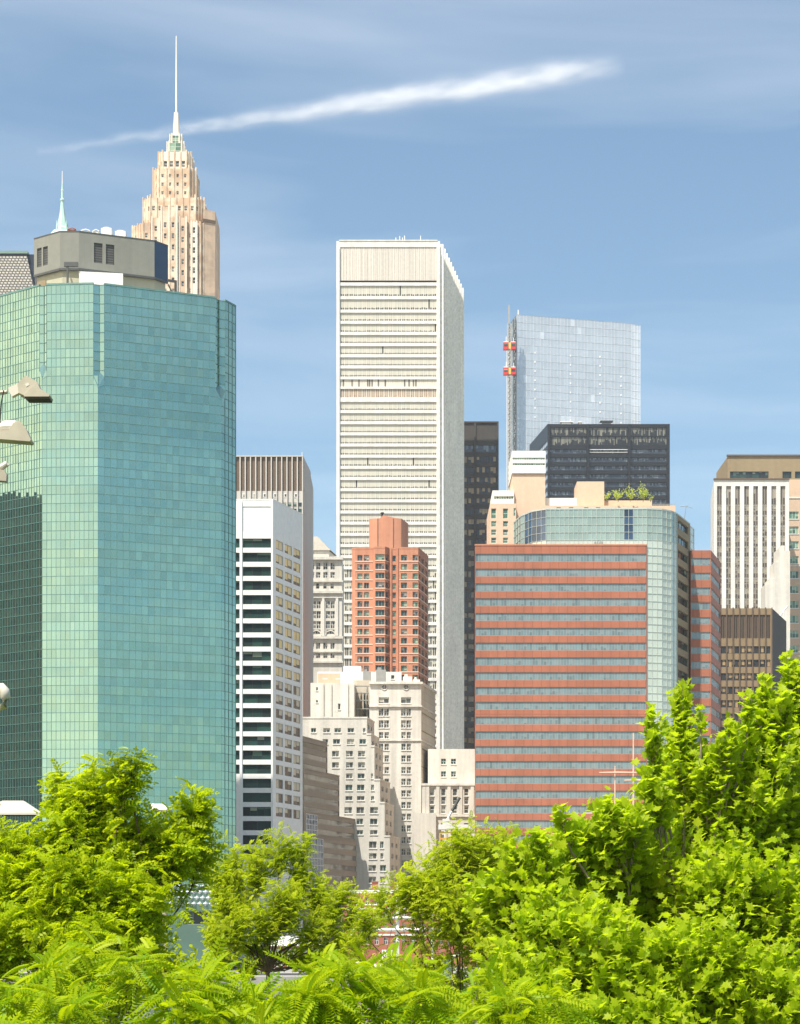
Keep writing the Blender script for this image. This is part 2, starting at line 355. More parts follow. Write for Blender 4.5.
# ================================================================ green glass tower
def green_tower():
    KS = .878; P0, Z0 = globals()['P'], globals()['Z']
    def P(px, Y): return P0(px, Y * KS)
    def Z(py, Y): return Z0(py, Y * KS)
    pts = [(-46, 468.5), (42.0, 450.9), (98, 450), (221.5, 460.7), (236, 466.6)]
    W = [P(*p) for p in pts]; ztop = Z(284, 450)
    back = [(W[4][0] - 5, 476 * KS), (W[0][0] + 2, 484 * KS)]
    root = thing('green_glass_tower', 'teal green glass office tower with notched upper corners and grey rooftop box', 'building', (W[2][0], 470 * KS, 0))
    fcs = [Fc(W[i], W[i + 1]) for i in range(4)]
    ncol = [34, 12, 20, 4]; rowh = 2.06 * KS
    zn = [Z(372, 450), Z(374, 450), Z(392, 460)]           # foot of each corner notch
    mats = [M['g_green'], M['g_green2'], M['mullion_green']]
    sl = lambda i, j: j % 2
    for k, f in enumerate(fcs):
        cw = f.w / ncol[k]
        a = cw if k >= 1 else 0; b = cw if k <= 2 else 0       # width lost to the notches above
        zc = min(zn[max(0, k - 1):k + 1] or [zn[2]]) if k else zn[0]
        zc = ztop - round((ztop - zc) / rowh) * rowh
        n1 = int(zc / rowh); z0 = zc - n1 * rowh
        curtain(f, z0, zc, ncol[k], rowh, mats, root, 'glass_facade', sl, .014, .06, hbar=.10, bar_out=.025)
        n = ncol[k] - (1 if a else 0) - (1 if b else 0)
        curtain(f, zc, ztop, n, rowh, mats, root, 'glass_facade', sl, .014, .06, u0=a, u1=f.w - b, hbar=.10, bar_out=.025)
        f.cut = (a, b, zc)
    for k in range(3):                                       # re-entrant corners
        f, g = fcs[k], fcs[k + 1]; K = g.A; za = f.cut[2]; zb = g.cut[2]
        A = f.xy(f.w - f.cut[1]); C = g.xy(g.cut[0])
        Bp = tuple(np.array(A) + g.u * g.cut[0])
        zz = min(za, zb)
        for p, q in ((A, Bp), (Bp, C)):
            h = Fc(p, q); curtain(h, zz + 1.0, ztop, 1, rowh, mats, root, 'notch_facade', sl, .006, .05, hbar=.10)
        mb = MB()
        mb.poly([(A[0], A[1], zz + 1.6), (K[0], K[1], zz - .6), (Bp[0], Bp[1], zz + 2.6)]); mb.poly([(K[0], K[1], zz - .6), (C[0], C[1], zz + 1.6), (Bp[0], Bp[1], zz + 2.6)])
        # side gores close the gap where one facade's cut starts above the other's
        mb.poly([(A[0], A[1], zz), (K[0], K[1], zz - .6), (A[0], A[1], zz + 1.6)]); mb.poly([(K[0], K[1], zz - .6), (C[0], C[1], zz), (C[0], C[1], zz + 1.6)])
        mb.build('notch_sill', [M['g_green2']], root)
    mb = MB(); pl = W + back
    shell(mb, pl, 0, ztop - .6, skip=(), roof=True, roofmat=1) if False else None
    inner = [fcs[0].xy(0, -1.6)] + [tuple((np.array(fcs[k].xy(fcs[k].w, -1.7)) + np.array(fcs[k + 1].xy(0, -1.7))) / 2) for k in range(3)] + [fcs[3].xy(fcs[3].w, -.6)] + back
    shell(mb, inner, 0, ztop - .5, roofmat=1)
    for i, j in ((4, 5), (5, 6), (6, 0)): f = Fc(pl[i], pl[j % 7]); mb.quad(f.pt(0, 0, 0), f.pt(f.w, 0, 0), f.pt(f.w, 0, ztop), f.pt(0, 0, ztop))
    mb.build('core', [M['mullion_green'], M['roof']], root)
    mb = MB()                                                  # coping that follows the cut corners
    for f in fcs: mb.obox(f, f.cut[0], f.w - f.cut[1], -.5, .06, ztop, ztop + .35)
    mb.build('coping', [M['mullion_green']], root)
    # podium glimpsed between the trees
    fp = Fc(P(150, 440), P(226, 446)); mb = MB(); z1 = Z(884, 440)
    r = fp.rect(183.5, 215, 911, 924.5)
    wall(mb, fp, 0, z1, [r], .8); shell(mb, [fp.xy(0), fp.xy(fp.w), fp.xy(fp.w, -18), fp.xy(0, -18)], 0, z1, skip=(0,))
    pod = mb.build('podium', [M['g_podium']], root)
    mb = MB(); pane(mb, fp, r, .8, 3, 1, .06); mb.build('window', [M['g_dark'], M['frame_grey']], pod)
    mb = MB()
    for i in range(13):
        for j in range(4):
            u = fp.w * (i + (.5 if j % 2 else 0)) / 13; z = Z(906, 440) + j * 1.15; c = fp.pt(u + .5, .0, z + .5)
            q = [fp.pt(u, 0, z + .5), fp.pt(u + .55, 0, z), fp.pt(u + 1.1, 0, z + .5), fp.pt(u + .55, 0, z + 1.0)]; a = fp.pt(u + .55, .45, z + .5)
            for k in range(4): mb.poly([q[k], q[(k + 1) % 4], a])
    mb.build('faceted_screen', [M['g_silver_spandrel']], pod)
    # rooftop plant house
    H = [P(34, 471), P(60, 466), P(79, 466), P(154.5, 472.4), P(168, 475.8)]
    pl = H + [(H[4][0] - 3, 478.5 * KS), (H[0][0] + 1, 479 * KS)]
    zt = Z(232, 466); zm = Z(268.5, 466)
    hf = [Fc(H[i], H[i + 1]) for i in range(4)]
    lv = [(0, 37, 41.6, 248, 267), (0, 43, 47.8, 246.5, 265.2), (2, 94, 102.6, 243, 263), (2, 106, 114.4, 244.5, 264.5)]
    mb = MB(); ops = {k: [] for k in range(4)}
    for k, a, b, c, d in lv: ops[k].append(hf[k].rect(a, b, c, d))
    for k, f in enumerate(hf): wall(mb, f, zm, zt, ops[k], .25, 0 if k < 3 else 1)
    shell(mb, pl, zm, zt, skip=(0, 1, 2, 3), roofmat=2); mb.poly([(p[0], p[1], zm) for p in pl])
    ph = mb.build('plant_house', [M['grey_box'], M['g_blue'], M['roof']], root)
    for k in ops:
        for r in ops[k]: mb = MB(); mb.quad(hf[k].pt(r[0], -.25, r[2]), hf[k].pt(r[1], -.25, r[2]), hf[k].pt(r[1], -.25, r[3]), hf[k].pt(r[0], -.25, r[3])); mb.build('louver', [M['louver']], ph)
    mb = MB()
    for f in hf: mb.obox(f, 0, f.w, -.3, .05, zt, zt + .25); mb.obox(f, 0, f.w, -.3, .08, zm - .35, zm + .1)
    mb.build('trim', [M['dark_grey']], ph)
    low = [f.xy(.4, -.5) for f in hf] + [hf[3].xy(hf[3].w - .3, -.5)] + pl[5:]
    mb = MB(); shell(mb, low, ztop - .6, zm - .02, roof=False); mb.build('plant_base', [M['khaki']], root)
    f = hf[0].off(-.45); r = f.rect(37.5, 46, 281, 300); mb = MB(); mb.obox(f, r[0], r[1], -.1, .08, ztop - .5, r[3]); mb.build('roof_door', [M['tan']], root)
    f = Fc(P(79, 463.5), P(123, 465)); mb = MB(); mb.obox(f, 0, f.w, -2.4, 0, ztop - .5, Z(272, 464)); mb.build('white_tank_housing', [M['unit']], root)
    # gantry beams on the roof edge
    f = Fc(P(64, 463), P(78, 463)); mb = MB(); zb = Z(262, 463)
    mb.obox(f, .5, .9, -.4, 0, ztop - .4, zb); mb.obox(f, 0, f.w, -.5, .1, zb - .9, zb); mb.obox(f, .1, .35, -2.2, -.4, zb - .5, zb)
    mb.build('roof_gantry', [M['dark_grey']], root)
    f = Fc(P(168, 471), P(177, 472)); mb = MB(); zb = Z(279, 471)
    mb.obox(f, f.w - .45, f.w, -.4, 0, ztop - 1, zb); mb.obox(f, 0, f.w - .45, -.4, 0, zb - .45, zb); mb.tube([f.pt(.1, -.2, Z(284, 471)), f.pt(.9, -.2, Z(291, 471)), f.pt(1.3, -.2, ztop - 1)], .16, 6)
    mb.build('roof_gantry', [M['dark_grey']], root)
    # plant on top of the house
    for a, b, t_, Y in ((101, 111.5, 226, 476), (115, 125.5, 229, 477)):
        mb = MB(); f = Fc(P(a, Y), P(b, Y)); mb.obox(f, 0, f.w, -2.2, 0, zt - .4, Z(t_ + 2, Y)); mb.lathe(*f.xy(f.w / 2, -1.1), [(Z(t_ + 2, Y), .95), (Z(t_ + .6, Y), .95), (Z(t_, Y), .6)], 12)
        mb.build('cooling_unit', [M['unit']], ph)
    for a, b, t_, m in ((67, 76, 229.5, 'brickred'), (80, 90, 231, 'unit'), (92, 99, 231.3, 'unit')):
        mb = MB(); f = Fc(P(a, 474), P(b, 474)); mb.obox(f, 0, f.w, -1.4, 0, zt - .4, Z(t_, 474)); mb.tube([f.pt(.2, .1, Z(t_, 474)), f.pt(f.w * .6, .1, Z(t_ - 1.5, 474)), f.pt(f.w, .1, Z(t_, 474))], .12, 5)
        mb.build('roof_duct', [M[m]], ph)
green_tower()

# ================================================================ grey mansard block, copper spire
def mansard():
    Y = 640; f = Fc(P(-70, Y), P(36, Y)); ze = Z(300, Y); zt = Z(252, Y)
    root = thing('mansard_office_block', 'grey office block with steep shingled roof and green coping behind green glass tower', 'building', (P(-15, Y)[0], Y + 10, 0))
    mb = MB(); pl = [f.xy(0), f.xy(f.w), f.xy(f.w, -26), f.xy(0, -26)]; shell(mb, pl, 0, ze); mb.build('wall', [M['cream_dark']], root)
    s = 3.6
    mb = MB(); a = [f.pt(0, 0, ze), f.pt(f.w, 0, ze), f.pt(f.w, -26, ze), f.pt(0, -26, ze)]; b = [f.pt(s, -s, zt), f.pt(f.w - s, -s, zt), f.pt(f.w - s, -26 + s, zt), f.pt(s, -26 + s, zt)]
    for i in range(4): mb.quad(a[i], a[(i + 1) % 4], b[(i + 1) % 4], b[i])
    t = NT('checkered_roof_shingle'); co = t.n('ShaderNodeTexCoord').outputs['Object']; x = t.n('ShaderNodeSeparateXYZ', {0: co})
    v = t.n('ShaderNodeCombineXYZ', {0: t.math('ADD', x.outputs[0], x.outputs[1]), 1: x.outputs[2]}).outputs[0]
    br = t.n('ShaderNodeTexBrick', {'Vector': v, 'Color1': (.44, .41, .35, 1), 'Color2': (.34, .32, .27, 1), 'Mortar': (.07, .065, .06, 1), 'Scale': 1.0, 'Mortar Size': .2, 'Mortar Smooth': .1, 'Brick Width': 1.15, 'Row Height': .9})
    mt = t.done(t.n('ShaderNodeBsdfPrincipled', {'Base Color': br.outputs[0], 'Roughness': .8}).outputs[0])
    mb.build('mansard_roof', [mt], root)
    mb = MB(); mb.prism([p[:2] for p in b], zt, Z(250, Y)); mb.build('parapet', [M['navy']], root)
    mb = MB(); g = Fc(b[0][:2], b[1][:2]); mb.obox(g, -.3, g.w + .3, -18, .4, Z(250, Y), Z(247.3, Y)); mb.build('coping', [M['green_cope']], root)
    mb = MB(); mb.obox(g, g.w - 2, g.w + 2.4, -6, -1, ze, Z(249.5, Y)); mb.build('stair_house', [M['navy']], root)
mansard()
def copper_spire():
    Y = 800; x, y = P(62.3, Y)
    root = thing('spired_tower', 'tower with slender verdigris copper spire rising behind grey rooftop box', 'building', (x, y, 0))
    zb = Z(232, Y); mb = MB(); mb.prism([(x - 9, y - 9), (x + 9, y - 9), (x + 9, y + 9), (x - 9, y + 9)], 0, zb - 10); mb.build('shaft', [M['cream']], root)
    mb = MB(); mb.prism([(x - 9, y - 9), (x + 9, y - 9), (x + 9, y + 9), (x - 9, y + 9)], zb - 10, zb, pl2=[(x - 2.8, y - 2.8), (x + 2.8, y - 2.8), (x + 2.8, y + 2.8), (x - 2.8, y + 2.8)]); mb.build('pyramid_roof', [M['copper']], root)
    z = lambda p: Z(p, Y)
    mb = MB(); mb.lathe(x, y, [(z(232), 2.6), (z(229), 2.5), (z(227), 2.0), (z(222), 1.75), (z(216), 1.25), (z(209), .85), (z(202), .62), (z(200.5), .95), (z(199.5), .95), (z(198.5), .5), (z(190), .36), (z(184), .22)], 8); mb.build('spire', [M['copper']], root)
    mb = MB(); mb.lathe(x, y, [(z(184), .2), (z(171), .14)], 6); mb.lathe(x, y, [(z(190.6), .5), (z(189.6), .5)], 6); mb.build('finial', [M['unit']], root)
    for k in range(4):
        a = math.pi / 4 + k * math.pi / 2; mb = MB(); mb.lathe(x + 2.6 * math.cos(a), y + 2.6 * math.sin(a), [(z(231), .4), (z(227), .35), (z(222), .1)], 6); mb.build('pinnacle', [M['copper']], root)
copper_spire()

# ================================================================ art deco tower
def deco():
    Y = 760; k = Y / F; yc = Y + 12; x0 = P(176.3, yc)[0]
    root = thing('art_deco_tower', 'cream and buff art deco skyscraper stepping up to a glass lantern and needle', 'building', (x0, yc, 0))
    z = lambda p: Z(p, Y if p > 219 else yc - 4 if p > 158 else yc)
    def octa(hw, ch, cx=0, cy=None):
        cy = yc if cy is None else cy
        return [(x0 + cx + a, cy + b) for a, b in ((-hw + ch, -hw), (hw - ch, -hw), (hw, -hw + ch), (hw, hw - ch), (hw - ch, hw), (-hw + ch, hw), (-hw, hw - ch), (-hw, -hw + ch))]
    items = []
    def tier(nm, hw, ch, zb, zt, mats, piers=5, ops=None, pier_mat=None, crown=1.2):
        pl = octa(hw, ch); n = 8; mb = MB(); fs = [Fc(pl[i], pl[(i + 1) % n]) for i in range(n)]
        for i, f in enumerate(fs):
            o = []
            if i in (7, 0, 1) and ops:
                nn = ops[0] if i == 0 else ops[1]
                for c in range(nn):
                    u = f.w * (c + .5) / nn
                    for (a, b) in ops[2]: o.append((u - ops[3] / 2, u + ops[3] / 2, a, b))
            wall(mb, f, zb, zt, o, .4, 0)
            for r in o: items.append((lambda m, f=f, r=r: pane(m, f, r, .4, 1, 2, .12, .1), [M['g_old'], M['frame_white']]))
        mb.poly([(p[0], p[1], zt) for p in pl])
        w = mb.build(nm, mats, root)
        mp = MB()
        for i in (7, 0, 1, 2, 6):
            f = fs[i]; nn = piers if i == 0 else max(2, piers // 2)
            for c in range(nn + 1):
                u = f.w * c / nn; h = zt + crown * (1.0 if c % 2 == 0 else .4)
                mp.obox(f, u - .24, u + .24, -.3, .26, zb, h)
        mp.build('pier', [pier_mat or M['deco']], w, kind='stuff')
        return fs
    rw = lambda y0, dy, n, h: [(z(y0 + i * dy + h), z(y0 + i * dy)) for i in range(n)]
    tier('base_shaft', 41 * k / 1.0 - .2, 4.6, 0, z(226), [M['deco_low']], 9, (9, 2, rw(236, 11, 7, 4.5), 1.0), M['deco'], .6)
    tier('upper_shaft', 30.5 * k, 3.0, z(226), z(205), [M['deco']], 7, (7, 2, rw(213, 9, 2, 4.5), 1.1))
    tier('setback_shaft', 21.5 * k, 2.4, z(205), z(172.5), [M['deco']], 4, (4, 1, rw(178, 8.5, 3, 3.4), .9))
    tier('crown_shaft', 16.5 * k, 1.7, z(172.5), z(158), [M['deco_white']], 4, (4, 1, rw(163, 9, 1, 6), 1.3), None, .7)
    # front bay and side buttresses
    def bay(cx0, cx1, dep, pt, mat, wins, nw, nm='bay'):
        A = (x0 + (cx0 - 176.3) * k, yc - 41 * k - dep); B_ = (x0 + (cx1 - 176.3) * k, A[1]); f = Fc(A, B_)
        o = [(f.w * (c + .5) / nw - .5, f.w * (c + .5) / nw + .5, a, b) for c in range(nw) for a, b in wins]
        mb = MB(); wall(mb, f, 0, z(pt), o, .4); pl = [f.xy(0), f.xy(f.w), f.xy(f.w, -dep - 2), f.xy(0, -dep - 2)]; shell(mb, pl, 0, z(pt), skip=(0,))
        b = mb.build(nm, mat, root)
        for r in o: items.append((lambda m, f=f, r=r: pane(m, f, r, .4, 1, 2, .12, .1), [M['g_old'], M['frame_white']]))
        mb = MB()
        for c in range(nw + 1): mb.obox(f, f.w * c / nw - .25, f.w * c / nw + .25, -.2, .25, 0, z(pt) + .5)
        mb.build('pier', [M['deco_white']], b, kind='stuff')
    bay(166.5, 182, 1.6, 219, [M['deco']], rw(227, 11, 7, 5), 2)
    bay(184, 191, .9, 222, [M['deco_low']], rw(230, 11, 6, 5), 1)
    bay(157, 164.5, .9, 222, [M['deco']], rw(230, 11, 6, 5), 1)
    bay(196, 201.5, .7, 226, [M['deco_white']], rw(231, 10, 6, 6), 1)
    f = Fc((x0 + 31 * k, yc - 38 * k), (x0 + 42.5 * k, yc - 32 * k)); mb = MB()
    shell(mb, [f.xy(0), f.xy(f.w), (f.xy(f.w)[0], yc + 20 * k), (f.xy(0)[0], yc + 20 * k)], 0, z(219)); mb.build('side_wing', [M['deco_low']], root)
    mb = MB(); mb.obox(f, -.1, f.w + .1, -4, .25, z(224), z(221)); mb.build('wing_cornice', [M['brown']], root)
    # lantern, cap and needle
    for nm, hw, a, b, m in (('lantern', 8.2, 158, 146, 'g_grn'), ('lantern', 5.6, 146, 137.5, 'g_grn')):
        pl = octa(hw * k, .7); mb = MB(); fs = [Fc(pl[i], pl[(i + 1) % 8]) for i in range(8)]
        for g in fs: pane(mb, g, (0, g.w, z(a), z(b)), .0, 2, 3, .1, .1)
        mb.poly([(p[0], p[1], z(b)) for p in pl], 1); la = mb.build(nm, [M['g_grn'], M['frame_white']], root)
        mb = MB()
        for g in fs: mb.obox(g, -.22, .22, -.2, .3, z(a), z(b) + .8)
        mb.build('buttress', [M['deco_white']], la, kind='stuff')
    mb = MB(); mb.prism(octa(3.2 * k, .3), z(137.5), z(113), pl2=octa(2.1 * k, .2)); mb.build('cap', [M['deco_white']], root)
    mb = MB(); mb.lathe(x0, yc, [(z(113), .95 * k), (z(70), .8 * k), (z(36), .5 * k)], 8); mb.build('needle', [M['peach_white']], root)
    windows(root, items)
deco()

# ================================================================ ribbed brown tower
def ribbed_tower():
    Y = 620; f = Fc(P(228, Y), P(303, Y)); g = Fc(P(303, Y), P(310, 640)); zt = Z(457, Y)
    root = thing('ribbed_brown_tower', 'brown tower with white vertical fins behind white ribbon window building', 'building', (P(270, Y)[0], Y + 15, 0))
    mb = MB(); zb = Z(491, Y); zc = Z(500, Y)
    mb.quad(f.pt(0, 0, 0), f.pt(f.w, 0, 0), f.pt(f.w, 0, zb), f.pt(0, 0, zb), 1)
    mb.quad(f.pt(0, 0, zb), f.pt(f.w, 0, zb), f.pt(f.w, 0, zt), f.pt(0, 0, zt), 0)
    shell(mb, [f.xy(0), f.xy(f.w), g.xy(g.w), (g.xy(g.w)[0], 665), (f.xy(0)[0], 665)], 0, zt, skip=(0, 1), mat=2, roofmat=2)
    mb.quad(g.pt(0, 0, 0), g.pt(g.w, 0, 0), g.pt(g.w, 0, zt), g.pt(0, 0, zt), 2)
    mb.build('wall', [M['brown'], M['fin'], M['grey_side']], root)
    px = 303 - 5.2 * np.arange(15); items = []
    for p in px[:-1]:
        mb = MB(); u = f.upx(p - .4); mb.obox(f, u - .17, u + .17, 0, .55, 0, zt + .3); mb.build('fin', [M['fin']], root)
    mb = MB(); mb.obox(f, 0, f.w, -.5, .6, zt, Z(456, Y)); mb.obox(g, 0, g.w, -.5, .1, zt, Z(456, Y)); mb.build('coping', [M['fin']], root)
    mb = MB(); mb.obox(g, .3, g.w, 0, .25, 0, zt - .2); mb.build('side_panel', [M['grey_side']], root)
    for i, (a, b) in enumerate(rows(493.5, 200, 1, 4)):
        for p in px[1:-2:2]:
            r = f.rect(p - 3.4, p - .2, a, b); items.append((lambda m, r=r: pane(m, f, (r[0], r[1], r[2], r[3]), -.06, 1, 1, .1, .2), [M['g_old'], M['frame_white']]))
    for (a, b) in rows(502.5, 6.1, 42, 4.0):
        for p in px[:2] if a > 520 else px[:9]:
            r = f.rect(p - 4.6, p - 1.0, a, b); items.append((lambda m, r=r: pane(m, f, r, -.06, 1, 1, .1, .08), [M['g_dark'], M['frame_grey']]))
    windows(root, items)
    mb = MB(); mb.tube([f.pt(f.w - .3, -.3, zt), f.pt(f.w - .3, -.3, zt + 1.6)], .1); mb.build('roof_antenna', [M['unit']], root)
ribbed_tower()

# ================================================================ white ribbon window building
def ribbon_building():
    Y = 470; f = Fc(P(226, Y), P(273, Y)); g = Fc(P(273, Y), P(302.6, 487)); zt = Z(500, Y)
    root = thing('white_ribbon_building', 'bright white building with dark ribbon windows and amber painted reflections on its narrow side', 'building', (P(270, Y)[0], Y + 12, 0))
    items = []; of = []; og = []
    rf = rows(538.4, 14.13, 23, 9.3)
    for a, b in rf:
        r = f.rect(242.8, 271.4, a, b); of.append(r); items.append((lambda m, r=r: pane(m, f, r, .5, random.choice((2, 3, 3, 4)), 1, .09, .09), [M['g_dark'], M['mullion_dark']]))
    for i, (a, b) in enumerate(rows(539.0, 14.13, 20, 9.3)):
        for c, (p, q) in enumerate(((275.9, 283.2), (284.8, 292.0), (293.4, 300.3))):
            up, uq = g.upx(p), g.upx(q); zz = (Z(a - 1.0, Y), Z(b - 1.0, Y)); r = (up, uq, zz[1], zz[0]); og.append(r)
            items.append((lambda m, r=r, i=i: pane(m, g, r, .22, 2, 1, .07, .1), [M['g_yellow'] if i < 10 else M['g_beige'], M['frame_grey']]))
    for a, b in rf[:17]:
        r = f.rect(226.5, 239.6, a, b); of.append(r); items.append((lambda m, r=r: pane(m, f, r, .5, 2, 1, .09, .09), [M['g_dark'], M['mullion_dark']]))
    blank = f.rect(242.6, 271.6, 506.5, 532.5); of.append(blank)
    mb = MB(); wall(mb, f, 0, zt, of, .5); wall(mb, g, 0, zt, og, .22)
    mb.quad(f.pt(blank[0], -.12, blank[2]), f.pt(blank[1], -.12, blank[2]), f.pt(blank[1], -.12, blank[3]), f.pt(blank[0], -.12, blank[3]))
    pl = [f.xy(0), f.xy(f.w), g.xy(g.w), (g.xy(g.w)[0] - .5, 491), (f.xy(0)[0], 491)]
    shell(mb, pl, 0, zt - .8, skip=(0, 1), roofmat=1); mb.build('wall', [M['white'], M['roof']], root)
    mb = MB(); mb.obox(f, 0, f.w, -.4, .05, zt, zt + .25); mb.obox(g, 0, g.w, -.4, .05, zt, zt + .25); mb.build('coping', [M['white']], root)
    for p in (240.9, 272.3):
        mb = MB(); u = f.upx(p); mb.obox(f, u - .28, min(u + .28, f.w), 0, .3, 0, zt - .1); mb.build('pilaster', [M['white']], root)
    windows(root, items)
ribbon_building()

# ================================================================ old ornate building with gabled top
def ornate():
    Y = 700; f = Fc(P(300, Y), P(342, Y)); z = lambda p: Z(p, Y)
    root = thing('ornate_stone_building', 'ornate beige stone building with gabled roof house and arched windows', 'building', (P(321, Y)[0], Y + 10, 0))
    ops = []; items = []
    def win(a, b, c, d, nu=2, nv=2, mt='g_old'):
        r = f.rect(a, b, c, d); ops.append(r); items.append((lambda m, r=r: pane(m, f, r, .5, nu, nv, .12, .12), [M[mt], M['frame_white']]))
    for a in (309.8, 316, 323.2, 330.4):
        win(a, a + 4.4, 562.5, 569.6); win(a, a + 4.4, 572, 577.8); win(a, a + 3.4, 583, 588.6, 1, 2)
        win(a, a + 4.2, 642.5, 649); win(a, a + 4.2, 653, 658)
    for a in (311.5, 325.5):
        for y in (601, 611, 621): win(a + .3, a + 4.6, y, y + 7.5); win(a + 5, a + 9.3, y, y + 7.5)
        win(a + 1, a + 9, 629.5, 634, 3, 1)
    mb = MB(); wall(mb, f, 0, z(557), ops, .5); shell(mb, [f.xy(0), f.xy(f.w), f.xy(f.w, -24), f.xy(0, -24)], 0, z(557), skip=(0,)); w = mb.build('wall', [M['cream']], root)
    for y, h, d in ((557, 3, 1.0), (580.6, 1.6, .6), (591, 2.5, .9), (597, 1.2, .5), (636.5, 2.4, .8), (651, 1.4, .5), (661, 2, .7)):
        mb = MB(); mb.obox(f, -.4, f.w + .4, 0, d, z(y + h), z(y)); mb.build('cornice', [M['cream']], root)
    for p in (309.5, 323.2, 337):
        mb = MB(); u = f.upx(p); mb.obox(f, u - .45, u + .45, 0, .45, z(636), z(598)); mb.build('pilaster', [M['bone']], root)
    for a in (316.5, 330.5):                                  # pediment arch over the tall bays
        mb = MB(); u = f.upx(a); mb.tube([f.pt(u + 1.7 * math.cos(t), .15, z(636) + 0.2 + 1.7 * math.sin(t)) for t in np.linspace(0, math.pi, 9)], .22, 5); mb.build('arch_moulding', [M['bone']], root)
    g = Fc(P(303, Y + 3), P(329, Y + 3)); mb = MB(); ze = z(549); zr = z(532.5)
    pl = [g.xy(0), g.xy(g.w), (P(334.5, Y + 3)[0], Y + 13), g.xy(0, -10)]; shell(mb, pl, z(557), ze, roof=False); mb.build('roof_house', [M['cream']], root)
    mb = MB(); e = .6; a = [g.pt(-e, e, ze), g.pt(g.w + e, e, ze), (pl[2][0] + e, pl[2][1], ze), (pl[3][0] - e, pl[3][1], ze)]
    r0, r1 = g.pt(1.5, -4, zr), g.pt(g.w - 4.2, -4, zr)
    mb.quad(a[0], a[1], r1, r0); mb.poly([a[1], a[2], r1]); mb.quad(a[2], a[3], r0, r1); mb.poly([a[3], a[0], r0])
    mb.build('roof', [mat_stone('weathered_beige_tile', (.36, .33, .275), .12, .1, .9)], root)
    windows(root, items)
ornate()

# ================================================================ tall white tower
def white_tower():
    Y = 760; f = Fc(P(336.4, Y), P(440, Y)); g = Fc(P(440, Y), P(462.6, 818)); zt = Z(241, Y)
    root = thing('tall_white_tower', 'tall cream white slab tower with thin window bands and ribbed blind side', 'building', (P(395, Y)[0], Y + 28, 0))
    ua, ub = f.upx(340.2), f.upx(436.6); z = lambda p: Z(p, Y)
    bands = []                                               # (top px, bottom px, material)
    bands += [(285.6, 296.0, 'g_blinds'), (299.2, 309.5, 'g_blinds')]
    y = 312.6
    for i in range(40):
        t_, b = y, y + 8.1
        m = 'g_blinds' if y < 560 else 'g_halfblinds'
        if i == 6: m, t_, b = 'g_vent', 379.3, 386.6
        if i == 7: m, t_, b = 'g_louvre', 388.8, 397.2
        bands.append((t_, b, m)); y += 11.16
    rb = [(ua, ub, z(b), z(a)) for a, b, m in bands]
    rb0 = (ua, ub, z(282.4), z(247)); slit = (ua, ub, z(282.4), z(280.6))
    rb0 = (ua, ub, z(280.6), z(247))
    mb = MB(); wall(mb, f, 0, zt, rb + [rb0, slit], .45)
    mb.quad(*[f.pt(u, -.3, q) for u, q in ((ua, rb0[2]), (ub, rb0[2]), (ub, rb0[3]), (ua, rb0[3]))], 1)
    mb.quad(*[f.pt(u, -.45, q) for u, q in ((ua, slit[2]), (ub, slit[2]), (ub, slit[3]), (ua, slit[3]))], 3)
    back = [(g.xy(g.w)[0], 826), (f.xy(0)[0], 826)]
    mb.quad(g.pt(0, 0, 0), g.pt(g.w, 0, 0), g.pt(g.w, 0, zt - 1.5), g.pt(0, 0, zt - 1.5), 2)
    shell(mb, [f.xy(0), f.xy(f.w), g.xy(g.w)] + back, 0, zt - 1.5, skip=(0, 1), mat=2); mb.build('wall', [M['white_panel'], M['ribbed'], M['speckle'], M['mullion_dark']], root)
    for r, (a, b, m) in zip(rb, bands):
        mb = MB(); n = 44; du = (ub - ua) / n
        pane(mb, f, r, .45, n, 1, 0, 0, 0, None)
        for i in range(0, n + 1): mb.obox(f, ua + i * du - (.09 if i % 2 else .2), ua + i * du + (.09 if i % 2 else .2), -.46, -.38, r[2], r[3], 1)
        mb.build('window_band', [M[m], M['rib_beige']], root)
    mb = MB()
    for i in range(33): u = ua + (ub - ua) * i / 32; mb.obox(f, u - .12, u + .12, -.32, -.14, rb0[2], rb0[3])
    mb.build('screen_rib', [M['ribbed']], root, kind='stuff')
    for px, d in ((338.2, .5), (438.4, .5)):
        mb = MB(); u = f.upx(px); mb.obox(f, u - .55, u + .55, 0, d, 0, z(248)); mb.build('corner_column', [M['white_panel']], root)
    for i in range(11):
        u = g.w * (i + .35) / 11.2; mb = MB(); mb.obox(g, u - .9, u + .9, 0, 1.15, 0, zt - .9 + .0 * i); mb.build('side_column', [M['speckle']], root)
    mb = MB(); mb.obox(f, f.upx(339), f.upx(437.6), -.8, .2, zt, zt + .4); mb.build('coping', [M['white_panel']], root)
    for p in (396, 400, 402.5, 405, 421):
        mb = MB(); mb.tube([(*P(p, Y + 6), zt - 1.6), (*P(p + random.uniform(-.6, .6), Y + 6), Z(random.uniform(235.5, 238), Y + 6))], .16, 5); mb.build('roof_antenna', [M['unit']], root)
white_tower()
